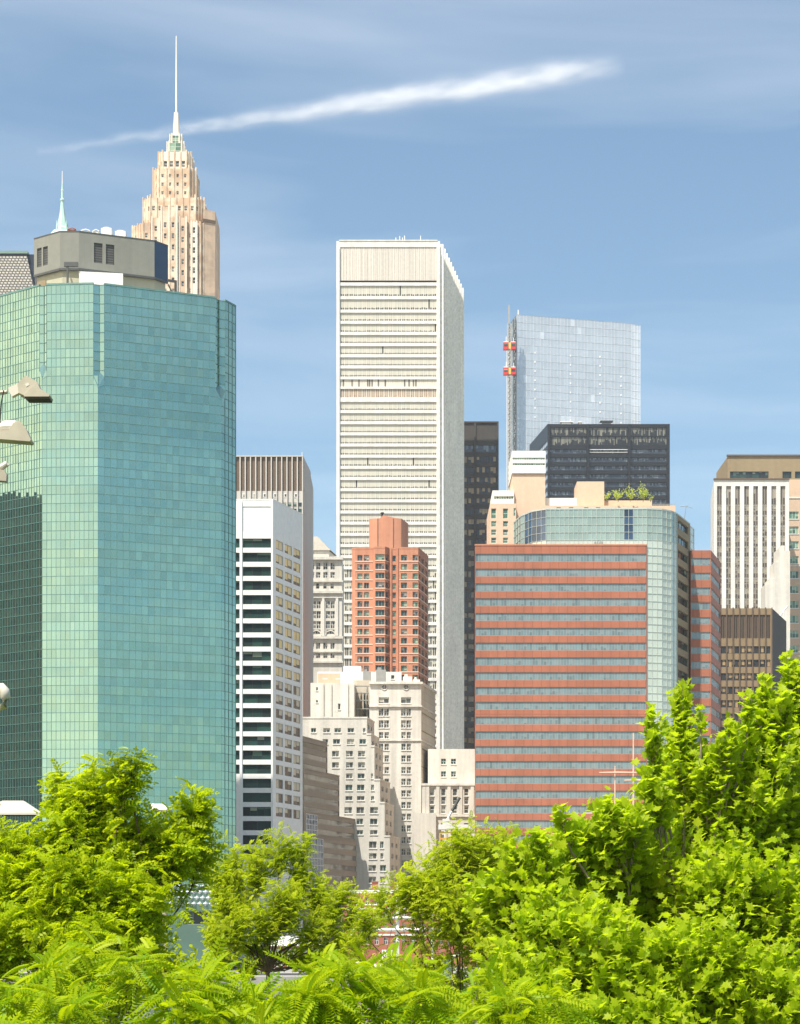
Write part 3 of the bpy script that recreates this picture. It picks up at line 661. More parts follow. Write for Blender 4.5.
# ================================================================ salmon brick apartment tower
def salmon_tower():
    Y = 600; z = lambda p: Z(p, Y)
    root = thing('salmon_apartment_tower', 'salmon brick apartment tower with projecting bay and windowless top block', 'building', (P(390, Y)[0], Y + 10, 0))
    C = [P(352, Y + 1.5), P(355, Y), P(373, Y), P(375, Y - 1.5), P(385, Y - 1.5), P(389.3, Y + 1.0), P(398.6, Y + 1.0), P(399.4, Y - .3), P(418.3, Y - .3), P(428.2, Y + 14)]
    fs = [Fc(C[i], C[i + 1]) for i in range(9)]; zt = z(549)
    ops = {i: [] for i in range(9)}; items = []; sills = []
    spec = [(1, 357.4, 362.5, 2), (1, 364.0, 369.0, 2), (3, 375.5, 384.6, 3), (4, 385.5, 388.6, 2), (5, 392.6, 395.9, 1), (7, 401, 407, 2), (7, 412.6, 417.9, 2)]
    for k in range(14):
        a = 555 + 9.22 * k; b = a + 5.9
        rs = [(i, (max(.1, fs[i].upx(p)), min(fs[i].w - .08, fs[i].upx(q)), Z(b, Y), Z(a, Y)), nu) for i, p, q, nu in spec]
        rs += [(8, (fs[8].w * s0, fs[8].w * s1, Z(b, Y), Z(a, Y)), 2) for s0, s1 in ((.04, .22), (.32, .55), (.65, .92))]
        for i, r, nu in rs:
            ops[i].append(r); mt = random.choice(('g_grn', 'g_old', 'g_dark'))
            items.append((lambda m, f=fs[i], r=r, nu=nu: pane(m, f, r, .4, nu, 1, .1, .1), [M[mt], M['frame_grey']]))
        sills.append((Z(b, Y) - .32, Z(b, Y)))
    mb = MB()
    for i, f in enumerate(fs): wall(mb, f, 0, zt, ops[i], .4)
    pl = C + [(C[9][0] - 3, Y + 30), (C[0][0], Y + 30)]
    shell(mb, pl, 0, zt, skip=range(9), roofmat=1); mb.build('wall', [M['salmon'], M['roof']], root)
    for i in (1, 3, 4, 7, 8):
        for a, b in sills: mb = MB(); mb.obox(fs[i], .02, fs[i].w - .02, 0, .12, a, b); mb.build('sill_course', [M['salmon_sill']], root)
    for px in (390.6, 397.3):
        f = fs[5]; mb = MB(); u = f.upx(px); mb.obox(f, u - .3, u + .3, 0, .4, 0, zt + .4); mb.build('pilaster', [M['salmon']], root)
    mb = MB(); parapet(mb, pl, zt, .5); mb.build('parapet', [M['salmon']], root)
    T = [P(369.2, Y + 5), P(377.8, Y + 4), P(393.4, Y + 4), P(401.6, Y + 4.5), P(408.2, Y + 12)]
    pt = T + [(T[4][0] - 1, Y + 20), (T[0][0], Y + 20)]; ztt = z(515.5)
    mb = MB(); shell(mb, pt, zt - .5, ztt); tb = mb.build('top_block', [M['salmon']], root)
    mb = MB()
    for i in (1, 2, 3): x, y = T[i]; mb.prism([(x - .12, y - .1), (x + .12, y - .1), (x + .12, y + .3), (x - .12, y + .3)], zt, ztt - .1)
    mb.build('corner_joint', [M['brown']], tb, kind='stuff')
    mb = MB(); a, b = T[1], T[2]; mb.poly([(a[0] + .8, a[1] + .2, ztt), (b[0] + 1.5, b[1] + .2, ztt), (a[0] + 1.6, a[1] + .2, z(512.3))]); mb.prism([(a[0] + .6, a[1]), (b[0], a[1]), (b[0], a[1] + 4), (a[0] + .6, a[1] + 4)], ztt, ztt + .4, pl2=[(a[0] + 1.2, a[1]), (b[0] - 1, a[1]), (b[0] - 1, a[1] + 4), (a[0] + 1.2, a[1] + 4)]); mb.build('ridge_cap', [M['salmon']], tb)
    mb = MB(); mb.lathe(*P(382.3, Y + 5), [(ztt, .3), (z(511), .3), (z(510), .6), (z(509), .5)], 8); mb.build('roof_vent', [M['black']], tb)
    windows(root, items)
salmon_tower()

# ================================================================ cream blocks, front stepped and rear round windowed
def window_maker(items, f, ops, depth=.4):
    def w(a, b, c, d, mt='g_old', nu=2, nv=2, fr='frame_white'):
        r = f.rect(a, b, c, d); ops.append(r); items.append((lambda m: (pane(m, f, r, depth, nu, nv, .09, .09), m.obox(f, r[0] - .12, r[1] + .12, -.05, .16, r[2] - .24, r[2] - .02, 1)), [M[mt], M[fr]]))
    return w
def cream_block():
    Y = 555; z = lambda p: Z(p, Y)
    root = thing('round_window_block', 'cream stone block with two round windows at top and tan brick side', 'building', (P(400, Y)[0], Y + 12, 0))
    f = Fc(P(369.5, Y), P(421.2, Y)); g = Fc(P(421.2, Y), P(435.2, 577)); zt = z(682.5); ops = []; items = []
    w = window_maker(items, f, ops)
    for p, q in ((378.7, 389), (401, 411)):
        w(p, q, 697.2, 703.2, 'g_old', 2, 1)
        for y in (708.3, 720.2): w(p, p + 4.9, y, y + 7.6); w(p + 5.4, q, y, y + 7.6)
        for k in range(14):
            y = 732 + 11.65 * k; w(p + .3, p + 4.6, y, y + 6.5); w(p + 5.8, q - .1, y, y + 6.5)
    mb = MB(); wall(mb, f, 0, zt, ops, .4); wall(mb, g, 0, zt, [], 0, 1)
    pl = [f.xy(0), f.xy(f.w), g.xy(g.w), (g.xy(g.w)[0] - 3, 590), (f.xy(0)[0], 590)]
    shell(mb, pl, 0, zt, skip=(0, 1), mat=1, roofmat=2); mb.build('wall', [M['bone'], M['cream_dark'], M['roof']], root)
    for p in (384.3, 406.2):
        u = f.upx(p); zc = z(687.2); R = .78
        mb = MB(); mb.poly([f.pt(u + R * math.cos(t), .04, zc + R * math.sin(t)) for t in np.linspace(0, 2 * math.pi, 20)[:-1]]); rw = mb.build('round_window', [M['g_old']], root)
        mb = MB(); mb.tube([f.pt(u + R * math.cos(t), .05, zc + R * math.sin(t)) for t in np.linspace(0, 2 * math.pi, 21)], .16, 5); mb.tube([f.pt(u - R, .05, zc), f.pt(u + R, .05, zc)], .07, 4); mb.tube([f.pt(u, .05, zc - R), f.pt(u, .05, zc + R)], .07, 4); mb.build('frame', [M['cream']], rw)
    for y, d, h in ((682, .7, 2.2), (705.6, .45, 1.4), (740, .3, 1.0)):
        mb = MB(); mb.obox(f, -.1, f.w + d * .6, 0, d, z(y + h), z(y)); mb.obox(g, .0, g.w, 0, d * .7, z(y + h), z(y)); mb.build('cornice', [M['bone']], root)
    for k in range(7):
        mb = MB(); zz = z(712 + 18 * k); mb.obox(g, 0, g.w, 0, .1, zz - .25, zz); mb.build('string_course', [M['tan']], root)
    # yellowish penthouse, blank shaft on the left, light well between with pipes
    a = Fc(P(317.5, Y + 16), P(401.5, Y + 16)); oa = []; wa = window_maker(items, a, oa); wa(323, 327, 674.5, 678.5, 'g_dark', 1, 1); wa(336, 340, 674.5, 678.5, 'g_dark', 1, 1); wa(391, 394.4, 675, 679, 'g_old', 1, 1)
    mb = MB(); wall(mb, a, 0, z(665.5) + .3, oa, .4); shell(mb, [a.xy(0), a.xy(a.w), a.xy(a.w, -16), a.xy(0, -16)], 0, z(665.5) + .3, skip=(0,), roofmat=1); mb.build('penthouse', [M['peach_white'], M['roof']], root)
    mb = MB(); mb.obox(a, a.upx(318), a.upx(340), .02, .12, z(683), z(666)); mb.build('painted_panel', [M['tan_light']], root)
    s = Fc(P(310.5, Y + 3), P(355, Y + 3)); os_ = []; ws = window_maker(items, s, os_); ws(338, 340.5, 703.5, 709.5, 'g_dark', 1, 1); ws(316, 318, 687, 690.5, 'g_dark', 1, 1); ws(316, 318, 700, 702.5, 'g_dark', 1, 1)
    mb = MB(); wall(mb, s, 0, z(681.5), os_, .4); shell(mb, [s.xy(0), s.xy(s.w), s.xy(s.w, -13), s.xy(0, -13)], 0, z(681.5), skip=(0,)); mb.build('blank_shaft', [M['bone']], root)
    for p in (322, 330, 346.5, 352.5):
        mb = MB(); u = s.upx(p); mb.obox(s, u - .5, u + .5, 0, .35, 0, z(683)); mb.build('buttress', [M['bone']], root)
    for p, m in ((357.5, 'frame_grey'), (361.3, 'tan'), (364.6, 'dark_grey'), (367.3, 'frame_grey')):
        mb = MB(); x, y = P(p, Y + 8); mb.tube([(x, y, 0), (x, y, z(680) - random.random() * 3)], .3, 6); mb.build('riser_pipe', [M[m]], root)
    for y in (683, 690, 697.5, 706):
        l = Fc(P(355.5, Y + 6), P(369, Y + 6)); mb = MB(); mb.obox(l, 0, l.w, -.6, .2, z(y + .8), z(y)); mb.build('fire_landing', [M['frame_grey']], root)
    l = Fc(P(353, Y + 9.5), P(371, Y + 9.5)); mb = MB(); mb.obox(l, 0, l.w, -4, 0, 0, z(676)); mb.build('light_well_wall', [M['cream_dark']], root)
    mb = MB(); h = Fc(P(343.5, Y + 18), P(361, Y + 18)); mb.obox(h, 0, h.w, -4, 0, z(667), z(657.5)); [mb.obox(h, h.w * i / 4 - .08, h.w * i / 4 + .08, 0, .06, z(666), z(658)) for i in range(5)]; mb.build('roof_cabin', [M['unit']], root)
    for p, q, t_, m in ((363, 371, 667, 'frame_grey'), (376, 386, 665, 'frame_grey'), (403, 412, 672, 'unit'), (413, 420, 675, 'unit')):
        mb = MB(); h = Fc(P(p, Y + 10), P(q, Y + 10)); mb.obox(h, 0, h.w, -2.5, 0, z(683), z(t_)); mb.obox(h, .4, h.w * .5, -1.5, -.3, z(t_), z(t_) + .7); mb.build('roof_plant', [M[m]], root)
    windows(root, items)
    # stepped front building
    Y2 = 535; z2 = lambda p: Z(p, Y2)
    root = thing('stepped_cream_building', 'cream building with stepped setbacks descending behind the striped tan building', 'building', (P(345, Y2)[0], Y2 + 8, 0))
    tiers = [(367, 374.3, 718.5, 735), (371, 379, 735, 747), (374.4, 383, 747, 780.5), (380, 390, 780.5, 803.5), (384.6, 393.8, 803.5, 837), (389.8, 400, 837, 940)]
    rws = [(728, 732.4, [(311, 316), (323.2, 330), (334.4, 341), (347.6, 354), (363, 365.4)]), (739, 744, [(322.6, 328), (333, 340), (347, 354), (359.4, 366)]), (750.8, 756.6, [(332, 339), (346, 353), (358, 365)]), (762.2, 767.8, [(332, 339), (346, 353), (358, 365)]), (773.4, 778.4, [(346, 352.5), (357.6, 364.6), (371, 373)]),
           (784.6, 790.4, [(345.4, 352.4), (357, 364.4), (371, 374)]), (796, 800.4, [(345.4, 352.4), (357, 364.4), (371, 374)]), (807, 813.4, [(344.4, 352), (356.4, 364), (370, 378)]), (818.6, 824.4, [(356.4, 363), (370, 377.4)]), (830, 834.6, [(356.4, 363), (370, 377.4)]), (841.4, 848.2, [(369, 376.6), (380, 383.6)]), (853.2, 859, [(369, 376.6), (380.4, 383.4)]), (865, 871.2, [(368.4, 376), (380, 386)]), (876.6, 883, [(368.4, 376), (380, 386)])]
    items = []
    for i, (p, q, yt, yb) in enumerate(tiers):
        Yi = Y2; pp = tiers[i - 1][0] - .5 if i else 300; f = Fc(P(300, Yi), P(p, Yi)); ks = (q - 400) / F; side = Fc(P(p, Yi), (ks * (Yi + 12 + i * .6), Yi + 12 + i * .6)); ops = []; w = window_maker(items, f, ops)
        for a, b, cs in rws:
            if yt < (a + b) / 2 < yb:
                for c, d in cs: w(c, d, a, b, random.choice(('g_old', 'g_old', 'g_dark')), 2, 1)
        zb = 0 if i == 5 else z2(yb); ops2 = [(side.w * s, side.w * (s + .2), z2(y + 5), z2(y)) for y in np.arange(yt + 5, yb - 4, 11.3) for s in (.15, .55)]
        mb = MB(); wall(mb, f, zb, z2(yt), ops, .4); wall(mb, side, zb, z2(yt), ops2, .3)
        for r in ops2[:12]: items.append((lambda m, s=side, r=r: pane(m, s, r, .3, 2, 1, .1, .1), [M['g_old'], M['frame_white']]))
        pl = [f.xy(0), f.xy(f.w), side.xy(side.w), (f.xy(0)[0], side.xy(side.w)[1])]; shell(mb, pl, zb, z2(yt), skip=(0, 1), roofmat=0)
        t = mb.build('tier', [M['cream']], root)
        mb = MB(); mb.obox(f, max(0, f.upx(pp)), f.w, -.35, .12, z2(yt), z2(yt) + .45); mb.obox(side, 0, side.w, -.35, .12, z2(yt), z2(yt) + .45); mb.build('coping', [M['bone']], t)
    windows(root, items)
cream_block()

# ================================================================ low white building
def low_white():
    Y = 557; z = lambda p: Z(p, Y)
    root = thing('low_pilaster_building', 'low pale building with blank upper wall and pilastered lower storeys', 'building', (P(450, Y)[0], Y + 6, 0))
    items = []; o1 = []; f = Fc(P(428, Y), P(476, Y)); w = window_maker(items, f, o1)
    for y in (758.6, 771.2):
        for p in (441, 451): w(p, p + 5, y, y + 5.6, 'g_dark', 2, 2)
    mb = MB(); wall(mb, f, 0, z(749), o1, .4); shell(mb, [f.xy(0), f.xy(f.w), f.xy(f.w, -16), f.xy(0, -16)], 0, z(749), skip=(0,)); mb.build('upper_wall', [M['bone']], root)
    g = Fc(P(422, Y - 6), P(480, Y - 6)); o2 = []; w = window_maker(items, g, o2)
    for p in (430, 441.2, 452.8, 464.2):
        for y in (788.5, 797, 806): w(p, p + 4.2, y, y + 7.2, 'g_old', 1, 2)
        for y in (823, 835, 847): w(p - .3, p + 4.4, y, y + 7.5, 'g_old', 1, 2)
    mb = MB(); wall(mb, g, 0, z(785.5), o2, .5); shell(mb, [g.xy(0), g.xy(g.w), g.xy(g.w, -6), g.xy(0, -6)], 0, z(785.5), skip=(0,)); mb.build('lower_wall', [M['cream']], root)
    for p in (424, 427.5, 437.8, 449, 460.6, 472.2):
        mb = MB(); u = g.upx(p); mb.obox(g, u - .45, u + .45, 0, .35, z(816), z(787)); mb.build('pilaster', [M['cream']], root)
    mb = MB(); mb.obox(g, -.2, g.w, 0, .5, z(787.2), z(785)); mb.obox(g, -.2, g.w, 0, .45, z(818), z(816)); mb.build('cornice', [M['bone']], root)
    h = Fc(P(414, Y - 9), P(436, Y - 9)); mb = MB(); mb.obox(h, 0, h.w, -3, 0, 0, z(815)); mb.build('side_annexe', [M['cream']], root)
    windows(root, items)
    # site hut on scaffold and small crane
    Y = 500; z = lambda p: Z(p, Y)
    root = thing('scaffold_platform', 'yellow scaffold platform with white sheet roof in front of low pale building', 'scaffold', (P(452, Y)[0], Y, 0))
    f = Fc(P(440, Y), P(469, Y))
    mb = MB(); mb.obox(f, -.4, f.w + .4, -4, .5, z(829.5), z(824.5)); mb.build('sheet_roof', [M['unit']], root)
    for i in range(6):
        mb = MB(); u = f.w * i / 5; mb.tube([f.pt(u, 0, 0), f.pt(u, 0, z(829))], .14, 6); mb.build('scaffold_post', [M['yellow']], root)
    for y in (832, 838, 846): mb = MB(); mb.obox(f, 0, f.w, -.1, .12, z(y + 1.6), z(y)); mb.build('guard_board', [M['yellow'] if y != 838 else M['orange']], root)
    mb = MB(); mb.obox(f, 0, f.w, -3, -.3, z(850), z(848)); mb.build('deck', [M['tan']], root)
    x0, y0 = P(446, 512); root = thing('small_crane', 'small dark crane with raised jib behind scaffold platform', 'crane', (x0, 512, 0)); zz = lambda p: Z(p, 512)
    mb = MB(); mb.tube([(x0, y0, 0), (x0, y0, zz(822))], .5, 8); mb.build('crane_post', [M['unit']], root)
    tip = (*P(459.8, 512), zz(797.5)); mid = (*P(452, 512), zz(811)); mb = MB(); mb.tube([(x0, y0, zz(822)), mid], .35, 6); mb.build('jib', [M['unit']], root)
    mb = MB(); mb.tube([mid, tip], .42, 6); mb.build('jib_tip', [M['dark_grey']], root)
    mb = MB(); mb.box(x0 - .9, x0 + .9, y0 - .8, y0 + .8, zz(825), zz(819)); mb.build('crane_cab', [M['unit']], root)
low_white()

# ================================================================ striped tan stepped building with dark glass corner
def striped():
    Y0 = 500; A = np.array(P(302, Y0)); B = np.array(P(328, 518)); d = (B - A) / np.linalg.norm(B - A)
    root = thing('striped_tan_building', 'tan and grey striped building in three steps beside white ribbon window building', 'building', (A[0], Y0 + 8, 0))
    base = Fc(A, A + d * 60); n = base.n
    stp = mat_stone('tan_band', (.36, .30, .235), .10, .06, .7); gry = M['g_strip']
    for i, (pr, yt, px0) in enumerate(((327.4, 737, 302), (339.4, 769, 302), (358.4, 814, 317), (367.4, 838, 323))):
        off = .5 * i; f = base.off(off); u1 = f.upx(pr); f = f.sub(0, u1); zt = Z(yt, f.xy(min(u1, max(0, f.upx(px0))))[1])
        bands = []; zz = zt - 1.0
        while zz > 2: bands.append((0 if i < 2 else max(0, f.upx(px0)), f.w, zz - 1.35, zz)); zz -= 2.75
        if i < 2: bands = [b for b in bands if b[2] > Z((769, 814)[i], 505) - 4]
        mb = MB(); wall(mb, f, 0, zt, bands, .18)
        back = [f.xy(f.w, -26), f.xy(0, -26)]
        shell(mb, [f.xy(0), f.xy(f.w)] + back, 0, zt, skip=(0,), roofmat=1); t = mb.build('step', [stp, M['roof']], root)
        for r in bands:
            mb = MB(); k = max(2, int((r[1] - r[0]) / 1.6)); pane(mb, f, r, .18, k, 1, 0, 0, .01, None); mb.build('window_band', [gry], t)
        mb = MB(); mb.obox(f, 0, f.w, -.5, .1, zt, zt + .3); mb.build('coping', [stp], t)
        if i >= 2:
            e = max(.5, f.upx(px0)); nm = max(3, round(e / 1.15)); rr = (0, e, zt - 14 if i == 3 else zt - 5.6, zt - .3)
            g = f.off(.12); mb = MB(); pane(mb, g, rr, .02, nm, 4 if i == 2 else 8, .14, .14, .02); mb.build('glass_corner', [M['g_blue'], M['mullion_white']], t)
striped()

# ================================================================ dark bronze tower
def bronze_tower():
    Y = 850; z = lambda p: Z(p, Y); f = Fc(P(455, Y), P(498.6, Y)); zt = z(423)
    root = thing('dark_bronze_tower', 'dark bronze tower with tan lit windows between white slab tower and banded red block', 'building', (P(480, Y)[0], Y + 15, 0))
    items = []; ops = []
    for a, b in ((463.4, 473.3), (475.8, 496.4)): r = f.rect(a, b, 445, 452.3); ops.append(r); items.append((lambda m, r=r: pane(m, f, r, .4, 8, 1, .08, .1), [M['g_hatch'], M['navy']]))
    for i, (a, b) in enumerate(rows(456.5, 10.42, 30, 6.3)):
        for p, q, nu in ((463.6, 467, 1), (468.3, 474, 2), (476.6, 496, 7)):
            r = f.rect(p, q, a, b); ops.append(r); items.append((lambda m, r=r, nu=nu: pane(m, f, r, .3, nu, 1, .1, .05), [M['g_bronze2'] if (i > 7 or nu == 1) else M['g_bronze'], M['brown_dark']]))
    mb = MB(); wall(mb, f, 0, zt, ops, .35); shell(mb, [f.xy(0), f.xy(f.w), f.xy(f.w, -28), f.xy(0, -28)], 0, zt, skip=(0,)); mb.build('wall', [M['brown_dark']], root)
    for p in (475.1, 497.8):
        mb = MB(); u = f.upx(p); mb.obox(f, u - .35, u + .35, 0, .5, 0, zt); mb.build('fin', [M['brown_dark']], root)
    mb = MB(); mb.obox(f, 0, f.w, -.5, .5, zt, zt + .6); mb.build('coping', [M['brown_dark']], root)
    windows(root, items)
bronze_tower()

# ================================================================ silver glass tower with hoist
def silver_tower():
    C = [P(508.5, 1110), P(516.5, 1090), P(631.3, 1106), P(640.3, 1108)]; fs = [Fc(C[i], C[i + 1]) for i in range(3)]; zt = Z(314.5, 1090)
    root = thing('silver_glass_tower', 'tall pale silver glass tower standing behind black steel tower', 'building', (P(575, 1100)[0], 1125, 0))
    mats = [M['g_silver'], M['g_silver_spandrel'], M['g_blue'], M['unit']]
    zb = Z(520, 1090)
    curtain(fs[0], 0, zt, 4, 4.1, [M['g_hatch'], M['mullion_pale']], root, 'glass_facade', lambda i, j: 0, .01, .12)
    curtain(fs[1], 0, zt, 34, 4.1, mats, root, 'glass_facade', lambda i, j: 1 if random.random() < .015 or j == 13 and 12 < i < 22 else 0, .018, .05)
    curtain(fs[2], 0, zt - .4, 3, 4.1, [M['g_silver_spandrel'], M['mullion_white']], root, 'glass_facade', lambda i, j: 0, .01, .12)
    mb = MB(); inner = [(C[0][0] + .8, C[0][1] + 1), (C[1][0] + .8, C[1][1] + 2), (C[2][0] - .2, C[2][1] + 1.5), (C[3][0] - .8, C[3][1] + 1.5), (C[3][0] - 1, 1150), (C[0][0] + 1, 1150)]
    shell(mb, inner, 0, zt - .5); mb.build('core', [M['unit']], root)
    mb = MB(); x, y = C[1]; mb.tube([(x + 1, y + .4, zt), (x + 1, y + .4, zt + 2.6)], .35, 6); mb.build('roof_antenna', [M['unit']], root)
    # bright fixing points in vertical rows
    mb = MB(); f = fs[1]
    for p, y0, k in ((535, 352, 8), (570.5, 355, 8), (600, 356, 8), (621, 376, 6)):
        for i in range(k): r = f.rect(p - .55, p + .55, y0 + i * 9.2, y0 + 1.6 + i * 9.2); mb.obox(f, r[0], r[1], 0, .15, r[2], r[3])
    mb.build('bracket', [M['white']], root, kind='stuff')
    Y = 1084; z = lambda p: Z(p, Y); root = thing('construction_hoist', 'lattice construction hoist mast with four red cabs against silver glass tower', 'hoist', (P(509.5, Y)[0], Y, 0))
    def lattice(nm, p, w, yt, mat, pit=3.0):
        x, y = P(p, Y); mb = MB(); zt_ = z(yt); h = w / 2
        for a, b in ((-h, -h), (h, -h), (h, h), (-h, h)): mb.box(x + a - .22, x + a + .22, y + b - .22, y + b + .22, 0, zt_)
        q = 60.0
        while q < zt_ - pit:
            for a, b in ((-h, -h), (-h, h)): mb.tube([(x - h, y + b, q), (x + h, y + b, q + pit)], .16, 4, cap=False); mb.box(x - h, x + h, y + b - .15, y + b + .15, q - .15, q + .15)
            q += pit
        return mb.build(nm, [M[mat]], root)
    lattice('hoist_mast', 509.3, 1.9, 324, 'steel'); mb = MB(); x, y = P(508.9, Y)
    mb.box(x - .45, x + .45, y - .45, y + .45, z(324), z(305)); mb.build('mast_top', [M['frame_grey']], root)
    lattice('guide_mast', 515.0, 1.2, 321, 'dark_grey', 4.2)
    for yc in (346.2, 371.4):
        for px in (505.7, 513.2):
            x, y = P(px, Y); mb = MB(); mb.box(x - 1.35, x + 1.35, y - 1.6, y + 1.3, z(yc + 3.7), z(yc - 3.2)); car = mb.build('hoist_cab', [M['red_paint']], root)
            mb = MB(); mb.box(x - 1.0, x + 1.0, y - 1.66, y - 1.58, z(yc + 1), z(yc - 1.6)); mb.build('cab_window', [M['g_dark']], car)
            mb = MB(); mb.box(x - 1.2, x + 1.2, y - 1.4, y + 1.2, z(yc - 3.2), z(yc - 4.0)); mb.build('cab_roof', [M['unit']], car)
        x, y = P(509.3, Y); mb = MB(); mb.box(x - .75, x + .75, y - 1.2, y + 1.2, z(yc + 3), z(yc - 3)); mb.build('hoist_motor', [M['yellow']], root)
        x, y = P(508, Y); mb = MB(); mb.tube([(x - 1, y - 1, z(yc - 3)), (x - 1, y - 1, z(yc - 9))], .22, 5); mb.tube([(x + 3, y - 1, z(yc - 3)), (x + 3, y - 1, z(yc - 8))], .2, 5); mb.build('cab_rail', [M['unit']], root)
silver_tower()

# ================================================================ black steel tower
def black_tower():
    Y = 950; z = lambda p: Z(p, Y); f = Fc(P(547.6, Y), P(669.8, Y)); g = Fc(P(529.5, 991), P(547.6, Y)); zt = z(424)
    root = thing('black_steel_tower', 'broad black steel office tower with mottled louvres along its top', 'building', (P(608, Y)[0], Y + 20, 0))
    items = []; ops = []
    bays = ((550, 586.4), (589.6, 627.6), (630.8, 666.6))
    for p, q in bays:
        for y0 in (427.5, 436.6): r = f.rect(p, q, y0, y0 + 8.6); ops.append(r); items.append((lambda m, r=r: pane(m, f, r, .5, 30, 1, .06, .05), [M['g_lattice'], M['black']]))
        for y in np.arange(449.2, 540, 8.35): r = f.rect(p, q, y, y + 4.4); ops.append(r); items.append((lambda m, r=r: pane(m, f, r, .6, 22, 1, .1, .05), [M['g_hatch'], M['black']]))
    og = [(.6, g.w - .6, z(y + 5), z(y)) for y in np.arange(440, 540, 8.35)]
    for r in og: items.append((lambda m, r=r: pane(m, g, r, .3, 10, 1, .1, .05), [M['g_silver'], M['black']]))
    mb = MB(); wall(mb, f, 0, zt, ops, .6); wall(mb, g, 0, zt, og, .3); shell(mb, [g.xy(0), f.xy(0), f.xy(f.w), (f.xy(f.w)[0], 991)], 0, zt - .8, skip=(0, 1)); mb.build('frame', [M['black']], root)
    for p in (548.6, 588, 629.2, 668.3):
        mb = MB(); u = f.upx(p); mb.obox(f, u - .6, u + .6, 0, .9, 0, zt - .2); mb.build('column', [M['black']], root)
    mb = MB(); r = f.rect(589.6, 627.6, 449.4, 452.6); mb.obox(f, r[0], r[1], .0, .25, r[3] - .25, r[3]); mb.obox(f, r[0], r[1], 0, .25, r[2], r[2] + .2); mb.build('handrail', [M['unit']], root)
    for p, q, t_, m in ((560, 573, 421.3, 'unit'), (600, 613, 420.6, 'dark_grey'), (578, 582, 421.5, 'unit')):
        h = Fc(P(p, Y + 8), P(q, Y + 8)); mb = MB(); mb.obox(h, h.w * .15, h.w * .85, -2, 0, zt - 1, Z(t_ + 1.0, Y + 8)); mb.obox(h, 0, h.w, -2.4, .3, Z(t_ + 1.0, Y + 8), Z(t_, Y + 8)); mb.build('roof_plant', [M[m]], root)
    windows(root, items)
black_tower()

